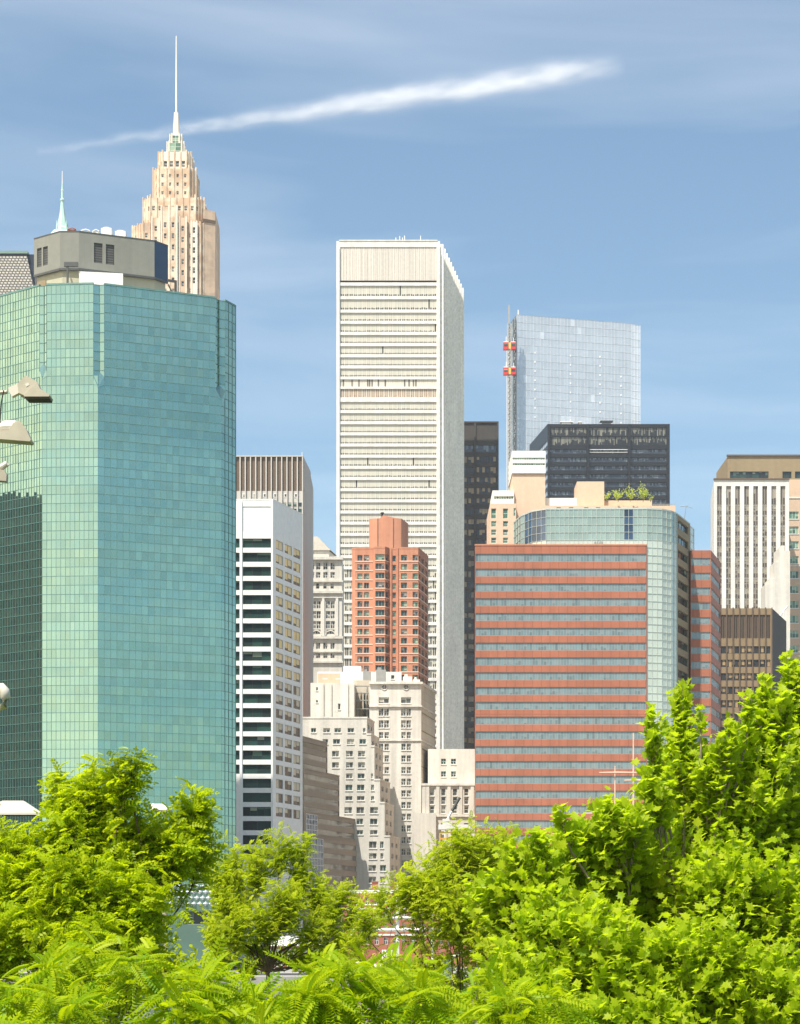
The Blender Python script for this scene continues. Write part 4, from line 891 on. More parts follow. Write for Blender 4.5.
# ================================================================ banded red block with curved glass tower
def red_block():
    Y = 480; z = lambda p: Z(p, Y); f = Fc(P(475, Y), P(646.6, Y)); zt = z(545.6); pit = 14.8
    root = thing('banded_red_block', 'red granite office block striped with long grey glass bands', 'building', (P(560, Y)[0], Y + 6, 0))
    bands = [(.12, f.w - .12, z(y + 7.9), z(y)) for y in np.arange(553.8, 900, pit)]
    mb = MB(); wall(mb, f, 0, zt, bands, .22); shell(mb, [f.xy(0), f.xy(f.w), f.xy(f.w, -.8), f.xy(0, -.8)], 0, zt, skip=(0,), roofmat=1); mb.build('wall', [M['red'], M['roof']], root)
    for r in bands:
        mb = MB(); n = 60; pane(mb, f, r, .22, n, 1, 0, .1, .012); [mb.obox(f, r[0] + (r[1] - r[0]) * i / n - .04, r[0] + (r[1] - r[0]) * i / n + .04, -.24, -.16, r[2] + .1, r[3] - .1, 1) for i in range(1, n)]
        mb.build('window_band', [M['g_band'], M['frame_grey']], root)
    mb = MB(); mb.obox(f, -.06, f.w + .06, -.6, .1, zt, zt + .35); mb.build('coping', [M['salmon']], root)
    f2 = Fc(P(474.4, Y), P(475, Y))
    # the glass tower behind it and the wing on its right
    root = thing('curved_glass_tower', 'pale green curved glass tower rising behind banded red block with dark window bay', 'building', (P(620, 492)[0], 500, 0))
    C = [P(513.8, 497), P(521, 489), P(532, 483.6), P(546, 481), P(647, 480.5), P(662, 481.4), P(671, 483.4), P(677, 486.4)]
    zT = Z(509.5, 481); fs = [Fc(C[i], C[i + 1]) for i in range(7)]; nc = [3, 3, 3, 22, 3, 2, 2]; RH = 1.85
    zj = zT - round((zT - Z(543, 481)) / RH) * RH
    sp = [lambda i, j: 0, lambda i, j: 2 if i else 0, lambda i, j: 2, lambda i, j: 2 if i in (17, 18) else 0, lambda i, j: 0, lambda i, j: 0, lambda i, j: 0]
    for k, q in enumerate(fs):
        curtain(q, zj, zT, nc[k], RH, [M['g_mid'], M['g_pale'], M['g_blue'], M['mullion_pale']], root, 'glass_facade', sp[k], .012, .08)
        curtain(q, zj % RH, zj, nc[k], RH, [M['g_pale'], M['g_mid'], M['mullion_pale']], root, 'glass_facade', lambda i, j: 0, .012, .08)
    g = Fc(C[7], P(690.2, 499)); h = Fc(P(690.2, 499), P(694, 503)); og = []; items = []
    for y in np.arange(524, 900, pit): r = (g.w * .08, g.w * .86, Z(y + 8, 493), Z(y, 493)); og.append(r); items.append((lambda m, r=r: pane(m, g, r, .5, 4, 1, .12, .1), [M['g_dark'], M['mullion_dark']]))
    mb = MB(); wall(mb, g, 0, zT, og, .5); mb.build('bay_wall', [M['tan']], root); windows(root, items)
    curtain(h, 0, zT - .3, 1, RH, [M['g_pale'], M['mullion_pale']], root, 'glass_facade', lambda i, j: 0, .01, .07)
    mb = MB(); shell(mb, [q.xy(0, -.3) for q in fs] + [g.xy(0, -.7), h.xy(0, -.7), h.xy(h.w, -.5), (h.xy(h.w)[0] - 2, 515), (C[0][0] + 1, 515)], 0, zT - .4, mat=0, roofmat=0); mb.build('core', [M['frame_grey']], root)
    mb = MB(); [mb.obox(q, 0, q.w, -.4, .06, zT, zT + .3) for q in fs + [g]]; mb.build('coping', [M['mullion_pale']], root)
    mb = MB(); a = (*P(684, 497), zT); mb.tube([a, (*P(686, 497), Z(506.5, 497)), (*P(692.5, 497), Z(508, 497))], .11, 5); mb.tube([(*P(680.5, 497), Z(506.2, 497)), (*P(688, 497), Z(505.6, 497))], .12, 5); mb.build('davit_arm', [M['frame_grey']], root)
    for p in (595, 597.4, 599.8, 602.2): mb = MB(); x, y = P(p, 480.2); mb.lathe(x, y, [(Z(545.6, 480) - .2, .2), (Z(541.5, 480), .2), (Z(540.8, 480), .12)], 6); mb.build('parapet_post', [M['frame_grey']], root)
    root = thing('banded_red_wing', 'narrow red and grey banded wing right of the curved glass tower', 'building', (P(700, 512)[0], 514, 0))
    a = Fc(P(690.6, 497), P(711, 497)); b = Fc(P(711, 497), P(720.5, 513)); zt = Z(550.3, 497); mb = MB()
    ys = np.arange(558, 900, pit); ba = [(.08, a.w - .02, Z(y + 7.2, 497), Z(y, 497)) for y in ys]; bb = [(.02, b.w - .1, r[2], r[3]) for r in ba]
    wall(mb, a, 0, zt, ba, .2); wall(mb, b, 0, zt, bb, .2); shell(mb, [a.xy(0), a.xy(a.w), b.xy(b.w), (a.xy(0)[0], 513)], 0, zt, skip=(0, 1), roofmat=1); mb.build('wall', [M['red'], M['roof']], root)
    for q, rs, n in ((a, ba, 7), (b, bb, 10)):
        for r in rs: mb = MB(); pane(mb, q, r, .2, n, 1, .06, .06, .012); mb.build('window_band', [M['g_band'], M['frame_grey']], root)
red_block()

# ================================================================ peach building with roof garden
def peach():
    Y = 530; z = lambda p: Z(p, Y); root = thing('peach_stucco_building', 'peach stucco building with pale banded tower and roof terrace', 'building', (P(580, Y)[0], Y + 12, 0)); items = []
    def block(nm, p, q, yt, dY, dep, mat, wins=(), yb=None):
        f = Fc(P(p, Y + dY), P(q, Y + dY)); ops = []
        for a, b, c, d, mt, nu, nv in wins: r = f.rect(a, b, c, d); ops.append(r); items.append((lambda m, r=r: pane(m, f, r, .3, nu, nv, .09, .09), [M[mt], M['frame_white']]))
        mb = MB(); zb = 0 if yb is None else z(yb); zt = Z(yt, Y + dY); wall(mb, f, zb, zt, ops, .3); shell(mb, [f.xy(0), f.xy(f.w), f.xy(f.w, -dep), f.xy(0, -dep)], zb, zt, skip=(0,)); return f, mb.build(nm, [M[mat]], root)
    wl = [(a, a + 5, y, y + h, 'g_grn', 2, 2) for a in (491.2, 503) for y, h in ((508.5, 10), (521, 5.6), (529.5, 5.5), (537.6, 5.5))] + [(513.6, 515.8, 508, 516, 'g_grn', 1, 2)]
    f, w = block('left_wing', 490, 516, 503.5, 0, 20, 'peach', wl)
    f, w = block('parapet_storey', 492.5, 514, 490.5, 2, 14, 'peach_white', [(494, 513.6, 496, 499, 'g_grn', 8, 1)])
    f, w = block('tower', 512.6, 545.2, 470, 3, 16, 'peach')
    f, w = block('tower_top', 512.0, 545.6, 450.8, 2.6, 16.6, 'peach_white', [(512.6, 545, 457.5, 459.6, 'g_grn', 14, 1), (512.6, 545, 463, 465.2, 'g_grn', 14, 1)], yb=471)
    f, w = block('roof_block', 577, 604.2, 481.5, 4, 9, 'peach')
    f, w = block('terrace_wall', 545, 675.4, 505.6, 1, 18, 'peach', [(a, a + 4.4, 507.2, 510.4, 'g_dark', 2, 1) for a in (556.5, 569, 584, 596)])
    f, w = block('terrace_step', 545, 578, 498, 5, 10, 'peach_white')
    f, w = block('terrace_step', 604, 652, 500.5, 6, 10, 'peach')
    mb = MB(); t = Fc(P(652, Y + 1.5), P(675, Y + 1.5)); mb.obox(t, 0, t.w, 0, .08, Z(503.4, Y), Z(502.8, Y)); [mb.obox(t, t.w * i / 6 - .04, t.w * i / 6 + .04, 0, .08, Z(505.6, Y), Z(502.9, Y)) for i in range(7)]; mb.build('railing', [M['frame_grey']], root)
    mb = MB(); h = Fc(P(522, Y + 6), P(541, Y + 6)); mb.prism([h.xy(0), h.xy(h.w), h.xy(h.w, -8), h.xy(0, -8)], z(451), z(447.5), pl2=[h.xy(h.w * .4, -3), h.xy(h.w * .6, -3), h.xy(h.w * .6, -5), h.xy(h.w * .4, -5)]); mb.build('hipped_cap', [M['roof']], root)
    windows(root, items)
peach()

# ================================================================ right hand group
def right_group():
    # white piers
    Y = 620; z = lambda p: Z(p, Y); f = Fc(P(714, Y), P(789, Y)); g = Fc(P(710.6, 648), P(714, Y)); zt = z(480)
    root = thing('white_pier_tower', 'white tower with continuous vertical piers and dark window strips', 'building', (P(750, Y)[0], Y + 12, 0)); items = []; ops = []
    for i in range(8):
        a = 717.1 + 9.05 * i; b = a + 4.9
        r = f.rect(a, b, 486, 740); ops.append(r)
        items.append((lambda m, a=a, b=b: pane(m, f, f.rect(a, b, 486, 504.5), .45, 2, 1, .1, .06), [M['g_pier'], M['frame_stone']]))
        for y in np.arange(505.5, 735, 10.45):
            items.append((lambda m, a=a, b=b, y=y: pane(m, f, f.rect(a, b, y, y + 9.2), .45, 2, 2, .1, .06), [M['g_pier'], M['frame_stone']]))
    mb = MB(); wall(mb, f, 0, zt, ops, .6)
    for r in ops: mb.quad(*[f.pt(u, -.55, q) for u, q in ((r[0], r[2]), (r[1], r[2]), (r[1], r[3]), (r[0], r[3]))], 1)
    shell(mb, [g.xy(0), f.xy(0), f.xy(f.w), (f.xy(f.w)[0], 648)], 0, zt, skip=(1,), roofmat=0); mb.build('wall', [M['white_panel'], M['bone']], root)
    mb = MB(); mb.obox(f, -.1, f.w + .1, -.5, .3, zt, zt + .5); mb.build('coping', [M['brown']], root)
    items.sort(key=lambda q: 0); windows(root, items)
    for i, p in enumerate((769, 773.5, 777.6)):
        x, y = P(p, Y + 4); mb = MB(); mb.lathe(x, y, [(zt, .5), (zt + .6, .5)] + [(zt + .6 + .9 * math.sin(t), .62 * math.cos(t)) for t in np.linspace(0, 1.45, 5)], 10); mb.build('roof_ventilator', [M['peach_white']], root)
    # tan block behind
    Y = 700; z = lambda p: Z(p, Y); f = Fc(P(727.6, Y), P(850, Y)); zt = z(456.5); ops = []; items = []
    root = thing('tan_top_tower', 'tan topped tower with dark window strip behind white pier tower', 'building', (P(775, Y)[0], Y + 15, 0))
    for a, b, n in ((730, 768.6, 12), (782.5, 791.5, 4), (795, 812, 6)): r = f.rect(a, b, 471.5, 478.2); ops.append(r); items.append((lambda m, r=r, n=n: pane(m, f, r, .5, n, 1, .12, .12), [M['g_dark'], M['mullion_dark']]))
    mb = MB(); wall(mb, f, 0, zt, ops, .5); shell(mb, [f.xy(0), f.xy(f.w), f.xy(f.w, -25), f.xy(0, -25)], 0, zt, skip=(0,)); mb.build('wall', [M['tan']], root); windows(root, items)
    mb = MB(); mb.obox(f, -.3, f.w, -.5, .4, zt, zt + .6); mb.build('coping', [M['brown']], root)
    # peach tower at the edge
    Y = 640; z = lambda p: Z(p, Y); f = Fc(P(787.6, Y), P(845, Y)); zt = z(479.5); ops = []; items = []; w = window_maker(items, f, ops, .35)
    root = thing('peach_grid_tower', 'peach stone tower with paired green windows at the edge of the view', 'building', (P(805, Y)[0], Y + 10, 0))
    for i, y in enumerate(np.arange(511.5, 780, 14.85)):
        for a in (789.2, 801, 812.8, 824.6): w(a, a + 9.4, y, y + 7.4, 'g_grn', 3, 1)
    mb = MB(); wall(mb, f, 0, zt, ops, .35); shell(mb, [f.xy(0), f.xy(f.w), f.xy(f.w, -25), f.xy(0, -25)], 0, zt, skip=(0,)); mb.build('wall', [M['tan_light']], root); windows(root, items)
    for y in (497, 565): mb = MB(); mb.obox(f, -.1, f.w, 0, .2, z(y + 1.4), z(y)); mb.build('string_course', [M['bone']], root)
    # small white gabled building
    Y = 600; z = lambda p: Z(p, Y); root = thing('white_gabled_building', 'small white building with stepped gable between dark brown block and peach tower', 'building', (P(780, Y)[0], Y + 5, 0)); items = []
    st = [(765.5, 769.4, 584, 800), (769.4, 774.4, 578.5, 800), (774.4, 778.8, 562, 800), (778.8, 781.2, 548, 800), (781.2, 784.6, 545.5, 800), (784.6, 790, 551, 800)]; mb = MB()
    for a, b, t_, _ in st:
        f = Fc(P(a, Y), P(b, Y)); ops = []
        for y in (587.6, 599): 
            for p in (780, 783.3):
                if a <= p < b and b - p > 2: r = f.rect(p, p + 2, y, y + 4.6); ops.append(r); items.append((lambda m, f=f, r=r: pane(m, f, r, .3, 1, 2, .1, .08), [M['g_dark'], M['frame_grey']]))
        wall(mb, f, 0, z(t_), ops, .3); shell(mb, [f.xy(0), f.xy(f.w), f.xy(f.w, -8), f.xy(0, -8)], 0, z(t_), skip=(0,))
    mb.build('stepped_gable', [M['bone']], root); windows(root, items)
    # dark brown block
    Y = 560; z = lambda p: Z(p, Y); f = Fc(P(716, Y), P(772.2, Y)); g = Fc(P(772.2, Y), P(786.4, 584)); zt = z(608.3); ops = []; items = []
    root = thing('dark_brown_block', 'dark brown office block with ribbed blank top and bronze window rows', 'building', (P(752, Y)[0], Y + 12, 0))
    for y in np.arange(646.2, 880, 13.5): r = (0, f.w - .5, z(y + 7.3), z(y)); ops.append(r); items.append((lambda m, r=r: pane(m, f, r, .3, 17, 1, .12, .08), [M['g_bronze'], M['brown_dark']]))
    blank = (0, f.w - .5, z(638.2), z(614.8)); ops.append(blank)
    mb = MB(); wall(mb, f, 0, zt, ops, .25, 0); mb.quad(*[f.pt(u, -.25, q) for u, q in ((blank[0], blank[2]), (blank[1], blank[2]), (blank[1], blank[3]), (blank[0], blank[3]))], 1)
    shell(mb, [f.xy(0), f.xy(f.w), g.xy(g.w), (f.xy(0)[0], 584)], 0, zt, skip=(0,), mat=2, roofmat=2); mb.build('wall', [M['bronze_band'], M['brown'], M['brown_dark']], root)
    for i in range(9):
        u = f.upx(772 - 6.5 * i); mb = MB(); mb.obox(f, max(0, u - .16), min(f.w, u + .16), 0, .35, 0, zt + .2); mb.build('fin', [M['brown']], root)
    for i in range(8):
        u = f.upx(768.7 - 6.5 * i); mb = MB(); mb.obox(f, u - .07, u + .07, -.2, .12, blank[2], blank[3]); mb.build('rib', [M['brown_dark']], root)
    windows(root, items)
    mb = MB(); x, y = P(780, 585); mb.tube([(x, y, Z(616, 585)), (x + 2.2, y, Z(606, 585))], .25, 6); mb.tube([(x + 1, y, Z(612, 585)), (x + 1.6, y, Z(615, 585) - 3)], .3, 6); mb.build('window_cleaning_rig', [M['unit']], root)
right_group()

# ================================================================ office block left of the frame, seen mirrored in the green tower
def mirrored_block():
    A = (-113, 344); B = (-117, 412); f = Fc(A, B); zt = 104
    root = thing('dark_stone_block', 'dark stone office block facing the left side of the green glass tower', 'building', (-125, 380, 0)); ops = []; items = []
    for z0 in np.arange(4, zt - 5, 3.9):
        for u in np.arange(2, f.w - 3, 4.6): ops.append((u, u + 1.8, z0, z0 + 2.4))
    t = 0
    mb = MB(); wall(mb, f, 0, zt, ops, .3, 0); mb.quad(f.pt(0, -.3, 0), f.pt(f.w, -.3, 0), f.pt(f.w, -.3, zt), f.pt(0, -.3, zt), 1)
    shell(mb, [f.xy(0), f.xy(f.w), f.xy(f.w, -30), f.xy(0, -30)], 0, zt, skip=(0,)); mb.build('wall', [mat_stone('dark_stone', (.15, .12, .08), .12, .12, .9), M['black']], root)
mirrored_block()
# ================================================================ ground, river, quay
def ground():
    X = 30000
    mb = MB(); z = -6.0
    mb.quad((-X, -2000, z), (X, -2000, z), (X, 60000, z), (-X, 60000, z)); struct(mb, 'ground', [mat_stone('river_bed', (.12, .11, .09), .1, 0)])
    mb = MB(); n = 40                                          # near park: a low bank falling to the water
    prof = [(-1500, 4.4), (-60, 4.4), (30, 3.9), (62, 3.2), (74, .6), (78, -3.5)]
    for (y0, z0), (y1, z1) in zip(prof[:-1], prof[1:]): mb.quad((-1200, y0, z0), (1200, y0, z0), (1200, y1, z1), (-1200, y1, z1))
    struct(mb, 'park_lawn', [mat_stone('lawn', (.06, .10, .02), .25, 0, .95, col2=(.10, .11, .035), blotch=.3)])
    t = NT('river_water'); co = t.n('ShaderNodeTexCoord').outputs['Object']; nz = t.noise(co, .35, 5, .6)
    bp = t.n('ShaderNodeBump', {'Height': nz, 'Strength': .5, 'Distance': .4}).outputs[0]
    mt = t.done(t.n('ShaderNodeBsdfPrincipled', {'Base Color': (.035, .055, .05, 1), 'Roughness': .08, 'Normal': bp}).outputs[0])
    mb = MB(); mb.quad((-X, 60, -1.5), (X, 60, -1.5), (X, 346, -1.5), (-X, 346, -1.5)); struct(mb, 'river', [mt])
    mb = MB(); mb.quad((-X, 340, 0), (X, 340, 0), (X, 60000, 0), (-X, 60000, 0)); mb.quad((-X, 340, -5), (X, 340, -5), (X, 340, 0), (-X, 340, 0)); struct(mb, 'city_ground', [mat_stone('city_paving', (.30, .29, .27), .12, 0, .9)])
    mb = MB(); mb.quad((-600, 352, .006), (600, 352, .006), (600, 368, .006), (-600, 368, .006)); struct(mb, 'road', [mat_stone('asphalt', (.05, .05, .05), .1, 0, .9)])
    mb = MB()
    for i in range(60): x = -200 + i * 7; mb.quad((x, 359.9, .012), (x + 3, 359.9, .012), (x + 3, 360.1, .012), (x, 360.1, .012))
    struct(mb, 'road_marking', [M['white']])
ground()

def haze():
    mb = MB(); mb.box(-2600, 2600, -40, 2400, -8, 420)
    t = NT('thin_summer_haze'); v = t.n('ShaderNodeVolumePrincipled', {'Color': (.86, .92, 1, 1), 'Density': .000065, 'Anisotropy': .2}); t.t.links.new(v.outputs[0], t.out.inputs['Volume'])
    mb.build('haze', [t.m], None, kind='stuff')
haze()

# ================================================================ low waterfront buildings
def waterfront():
    Y = 430; z = lambda p: Z(p, Y); f = Fc(P(343, Y), P(475, Y)); items = []; ops = []
    root = thing('brick_warehouse', 'low red brick waterfront warehouse with pale string courses behind the white ship mast', 'building', (P(405, Y)[0], Y + 6, 0))
    for y in (898, 911.5, 924, 937):
        for p in np.arange(347, 474, 9.2): r = f.rect(p, p + 4.0, y, y + 7.5); ops.append(r); items.append((lambda m, r=r: pane(m, f, r, .3, 2, 2, .08, .08), [M['g_old'], M['frame_white']]))
    mb = MB(); wall(mb, f, 0, z(890), ops, .3); shell(mb, [f.xy(0), f.xy(f.w), f.xy(f.w, -13), f.xy(0, -13)], 0, z(890), skip=(0,), roofmat=1); mb.build('wall', [M['brickred'], M['roof']], root); windows(root, items)
    for y in (890, 907.6, 934): mb = MB(); mb.obox(f, -.1, f.w + .1, 0, .22, z(y + 1.6), z(y)); mb.build('string_course', [M['peach_white']], root)
    for p in (372, 391, 420):
        mb = MB(); h = Fc(P(p, Y + 4), P(p + 6, Y + 4)); mb.obox(h, 0, h.w, -1.2, 0, z(891), z(882)); mb.obox(h, -.12, h.w + .12, -1.3, .12, z(882), z(880.8)); mb.build('chimney', [M['brickred']], root)
    Y = 330; f = Fc(P(236, 418), P(322, 418)); root = thing('pier_shed', 'low pale roofed pier shed half hidden behind the thin olive tree', 'shed', (f.xy(f.w / 2)[0], 422, 0)); z = lambda p: Z(p, 418)
    mb = MB(); mb.obox(f, 0, f.w, -7, 0, 0, z(946)); mb.build('wall', [M['brickred']], root)
    mb = MB(); a = [f.pt(-.5, .8, z(946)), f.pt(f.w + .5, .8, z(946)), f.pt(f.w + .5, -3.5, z(936)), f.pt(-.5, -3.5, z(936)), f.pt(f.w + .5, -8, z(946)), f.pt(-.5, -8, z(946))]
    mb.quad(*a[:4]); mb.quad(a[3], a[2], a[4], a[5]); mb.poly([a[1], a[4], a[2]]); mb.poly([a[0], a[3], a[5]]); mb.build('roof', [M['unit']], root)
    for i in range(7): mb = MB(); u = f.w * (i + .5) / 7; mb.obox(f, u - .9, u + .9, .0, .06, .3, z(949)); mb.build('door', [M['frame_white']], root)
    f = Fc(P(-60, 384), P(150, 384)); root = thing('quay_building', 'low grey quayside building at the foot of the green glass tower', 'building', (f.xy(f.w / 2)[0], 388, 0)); z = lambda p: Z(p, 384); ops = []; items = []
    for u in np.arange(1, f.w - 3, 4.2): r = (u, u + 2.8, 2, 5.2); ops.append(r); items.append((lambda m, r=r: pane(m, f, r, .3, 2, 1), [M['g_dark'], M['frame_grey']]))
    mb = MB(); wall(mb, f, 0, z(905), ops, .3); shell(mb, [f.xy(0), f.xy(f.w), f.xy(f.w, -6), f.xy(0, -6)], 0, z(905), skip=(0,)); mb.build('wall', [M['grey_side']], root); windows(root, items)
waterfront()

# ================================================================ tall ships
def ship(px0, px1, Y, label, masts, spar, hullmat):
    x0, x1 = P(px0, Y)[0], P(px1, Y)[0]; L = x1 - x0
    root = thing('sailing_ship', label, 'ship', ((x0 + x1) / 2, Y, -1.5))
    mb = MB(); n = 13; secs = []
    for i in range(n):
        t = i / (n - 1); w = 4.6 * (1 - abs(2 * t - 1) ** 3.2) + .15; sh = 1.2 * (2 * t - 1) ** 2; x = x0 + L * t
        secs.append([(x, Y - w, 2.6 + sh), (x, Y - w * .96, .6), (x, Y - w * .55, -2.2), (x, Y + w * .55, -2.2), (x, Y + w * .96, .6), (x, Y + w, 2.6 + sh)])
    for i in range(n - 1):
        for k in range(5): mb.quad(secs[i][k], secs[i + 1][k], secs[i + 1][k + 1], secs[i][k + 1], 0 if k in (1, 2, 3) else 1)
        mb.quad(secs[i][0], secs[i][5], secs[i + 1][5], secs[i + 1][0], 2)
    mb.build('hull', [M[hullmat], M['spar'], M['tan']], root)
    mb = MB(); mb.box(x0 + L * .3, x0 + L * .42, Y - 1.8, Y + 1.8, 2.4, 5); mb.build('deckhouse', [M['spar']], root)
    mb = MB(); mb.tube([(x1 - 1, Y, 3.6), (x1 + 8, Y, 6.5)], [.3, .14], 8); mb.build('bowsprit', [M[spar]], root)
    for px, ptop, r, yards in masts:
        x = P(px, Y)[0]; zt = Z(ptop, Y); mb = MB(); mb.tube([(x, Y, 1), (x, Y, zt * .55), (x, Y, zt)], [r, r * .85, r * .45], 8); m = mb.build('mast', [M[spar]], root)
        for a, b, py, ry in yards:
            mb = MB(); xa, xb = P(a, Y)[0], P(b, Y)[0]; zz = Z(py, Y); xm = (xa + xb) / 2; mb.tube([(xa, Y - .5, zz), (xm, Y - .5, zz), (xb, Y - .5, zz)], [ry * .6, ry, ry * .6], 7); mb.build('yard', [M[spar]], m)
        for dx in (-1, 1):
            mb = MB(); mb.tube([(x, Y, zt * .8), (x + dx * zt * .14, Y - 3.5, 3)], .045, 4); mb.build('shroud', [M['dark_grey']], m)
ship(352, 452, 300, 'white masted sailing ship with crossed yards in front of brick warehouse', [(397.6, 884, .34, [(368, 434, 918, .24), (347, 441, 930, .3), (352, 396, 893, .14), (356, 398, 905, .14)]), (432.6, 906, .26, [])], 'spar', 'brickred')
ship(585, 690, 330, 'buff masted sailing ship with thin yards before banded red block', [(633.4, 733, .22, [(624, 661, 780.6, .17), (604, 664, 811.5, .24)]), (615, 766, .2, [(599, 639, 772.8, .16), (583, 640, 813.5, .16)])], 'spar_buff', 'black')

# ================================================================ lamps
def floodlights():
    Y = 35.0; z = lambda p: Z(p, Y); X = lambda p: P(p, Y)[0]
    root = thing('floodlight_mast', 'mast carrying beige hooded floodlights in front of green glass tower', 'floodlight', (X(-14), Y, 3.8))
    mb = MB(); mb.tube([(X(-14), Y, 3.5), (X(-14), Y, z(380))], [.11, .07], 12); mb.build('pole', [M['lamp']], root)
    for yb, x1 in ((392, 7), (432, 2), (466, 2)):
        mb = MB(); mb.tube([(X(-14), Y, z(yb + 2)), (X(x1), Y, z(yb))], .035, 8); mb.build('bracket_arm', [M['lamp']], root)
    def prism_xz(nm, poly, hw, mat, par, hw2=None):
        mb = MB(); a = [(X(p), Y - hw, z(q)) for p, q in poly]; b = [(X(p), Y + hw, z(q)) for p, q in poly]; n = len(poly)
        mb.poly(a[::-1]); mb.poly(b)
        for i in range(n): mb.quad(a[i], a[(i + 1) % n], b[(i + 1) % n], b[i])
        o = mb.build(nm, [M[mat]], par)
        bv = o.modifiers.new('edge', 'BEVEL'); bv.width = .008; bv.segments = 2; bv.limit_method = 'ANGLE'
        return o
    # upper hooded light seen from the side
    h = prism_xz('floodlight', [(19, 386), (27, 377.6), (38.5, 384), (25.5, 397.5), (20, 395)], .15, 'lamp', root)
    prism_xz('hood', [(38.7, 384.2), (41.5, 391), (51.5, 397.4), (50.5, 399), (26, 399), (25.8, 397.6)], .17, 'lamp', h)
    prism_xz('gasket', [(26, 399.1), (51, 399.1), (50.5, 400.6), (28, 400.6)], .16, 'lamp_dark', h)
    prism_xz('knuckle', [(8.5, 388.5), (18.5, 384.5), (21, 393), (12.5, 397.5), (10, 393)], .06, 'lamp_pale', h)
    prism_xz('badge', [(26.5, 386.5), (30, 384.8), (31, 387.3), (27.8, 389.2)], .156, 'lamp_pale', h)
    # lower light, its barrel pointing right
    mb = MB(); mb.tube([(X(-6), Y, z(429)), (X(3), Y, z(428)), (X(15), Y, z(427)), (X(18), Y, z(430))], [.10, .125, .12, .08], 14); h2 = mb.build('floodlight', [M['lamp_pale']], root)
    prism_xz('hood', [(-6, 433.5), (10, 432.4), (15, 425), (21, 422.5), (27, 430), (32.4, 441.6), (31.6, 443.4), (-6, 440.5)], .15, 'lamp', h2)
    mb = MB(); mb.tube([(X(4.8), Y - .1, z(392)), (X(2.5), Y - .1, z(404)), (X(1), Y - .1, z(424))], .012, 6); mb.build('cable', [M['lamp_dark']], root)
    mb = MB(); mb.tube([(X(-6), Y, z(469)), (X(2), Y, z(467)), (X(6.5), Y, z(464)), (X(8), Y, z(466))], [.05, .06, .055, .03], 12); h3 = mb.build('floodlight', [M['lamp_pale']], root)
    prism_xz('hood', [(-6, 470), (5, 471), (7.5, 476), (7, 482), (-6, 481)], .08, 'lamp', h3)
    mb = MB(); mb.tube([(X(-4), Y, z(686)), (X(1), Y, z(687)), (X(4.5), Y, z(691)), (X(5.5), Y, z(698)), (X(4), Y, z(706)), (X(-1), Y, z(709))], [.05, .08, .09, .09, .07, .04], 12); mb.build('ballast_box', [M['lamp_pale']], root, smooth=True)
    mb = MB(); mb.tube([(X(-14), Y, z(700)), (X(-2), Y, z(697))], .03, 8); mb.build('bracket_arm', [M['lamp']], root)
floodlights()
def street_lamp(px0, px1, py, Y, pole_px, label, h=14.5):
    z = lambda p: Z(p, Y); X = lambda p: P(p, Y)[0]; k = (px1 - px0) / 42.0
    root = thing('street_lamp', label, 'street lamp', (X(pole_px), Y, 3.6))
    mb = MB(); mb.tube([(X(pole_px), Y, 3.2), (X(pole_px), Y, z(py + 8))], [.10, .07], 12); mb.build('pole', [M['lamp']], root)
    mb = MB(); mb.tube([(X(pole_px), Y, z(py + 9 * k)), (X(px0 + 6 * k), Y, z(py + 9 * k))], .05, 8); mb.build('bracket_arm', [M['lamp']], root)
    a, b = px0, px1; top_ = [(a + 3 * k, -.12), (a + 24 * k, -.12), (a + 24 * k, .12), (a + 3 * k, .12)]
    lo = [(a, -.2), (b, -.2), (b, .2), (a, .2)]
    mb = MB(); mb.prism([(X(p), Y + d) for p, d in lo], z(py + 12 * k), z(py), pl2=[(X(p), Y + d) for p, d in top_]); mb.prism([(X(p), Y + d) for p, d in lo], z(py + 14.2 * k), z(py + 12 * k), bottom=True); hd = mb.build('lamp_head', [M['lamp_pale']], root)
    mb = MB(); mb.prism([(X(a + 3 * k), Y - .15), (X(b - 4 * k), Y - .15), (X(b - 4 * k), Y + .15), (X(a + 3 * k), Y + .15)], z(py + 14.9 * k), z(py + 14.25 * k), bottom=True); mb.build('lens', [M['lamp_dark']], hd)
    mb = MB(); mb.tube([(X(a - 1), Y - .02, z(py + 3 * k)), (X(a + 7 * k), Y - .02, z(py + 3 * k))], .06, 8); mb.build('knuckle', [M['lamp']], hd)
street_lamp(0, 42, 801, 45, -12, 'pale street lamp head with sloping lid above the bright feathery tree')
street_lamp(151, 171, 804, 62, 165, 'distant pale street lamp poking out of the bright feathery tree')

# ================================================================ leaves
def tri_mesh(name, verts, tris, rnd, mat, parent, smooth=False, kind=None):
    me = bpy.data.meshes.new(name); nv, nf = len(verts), len(tris)
    verts = verts - np.array(parent_base(parent))
    me.vertices.add(nv); me.vertices.foreach_set('co', verts.astype(np.float32).ravel())
    me.loops.add(nf * 3); me.loops.foreach_set('vertex_index', tris.astype(np.int32).ravel())
    me.polygons.add(nf); me.polygons.foreach_set('loop_start', np.arange(0, nf * 3, 3, dtype=np.int32))
    me.materials.append(mat)
    me.attributes.new('rnd', 'FLOAT', 'FACE').data.foreach_set('value', rnd.astype(np.float32))
    me.update(); me.validate()
    return link(name, me, parent, kind=kind)
def T_lobed():
    half = [(.05, -.02), (.30, -.10), (.24, .10), (.56, .16), (.34, .38), (.50, .62), (.24, .60), (.16, .72)]
    out = [(0, 0)] + half + [(0, 1.0)] + [(-x, y) for x, y in half[::-1]]
    v = [(0, .36)] + out; n = len(out)
    v = np.array([(x, y, .22 * abs(x) - .22 * max(0, y - .2) ** 2) for x, y in v])
    t = np.array([(0, 1 + (i + 1) % n, 1 + i) for i in range(n)])
    return v, t
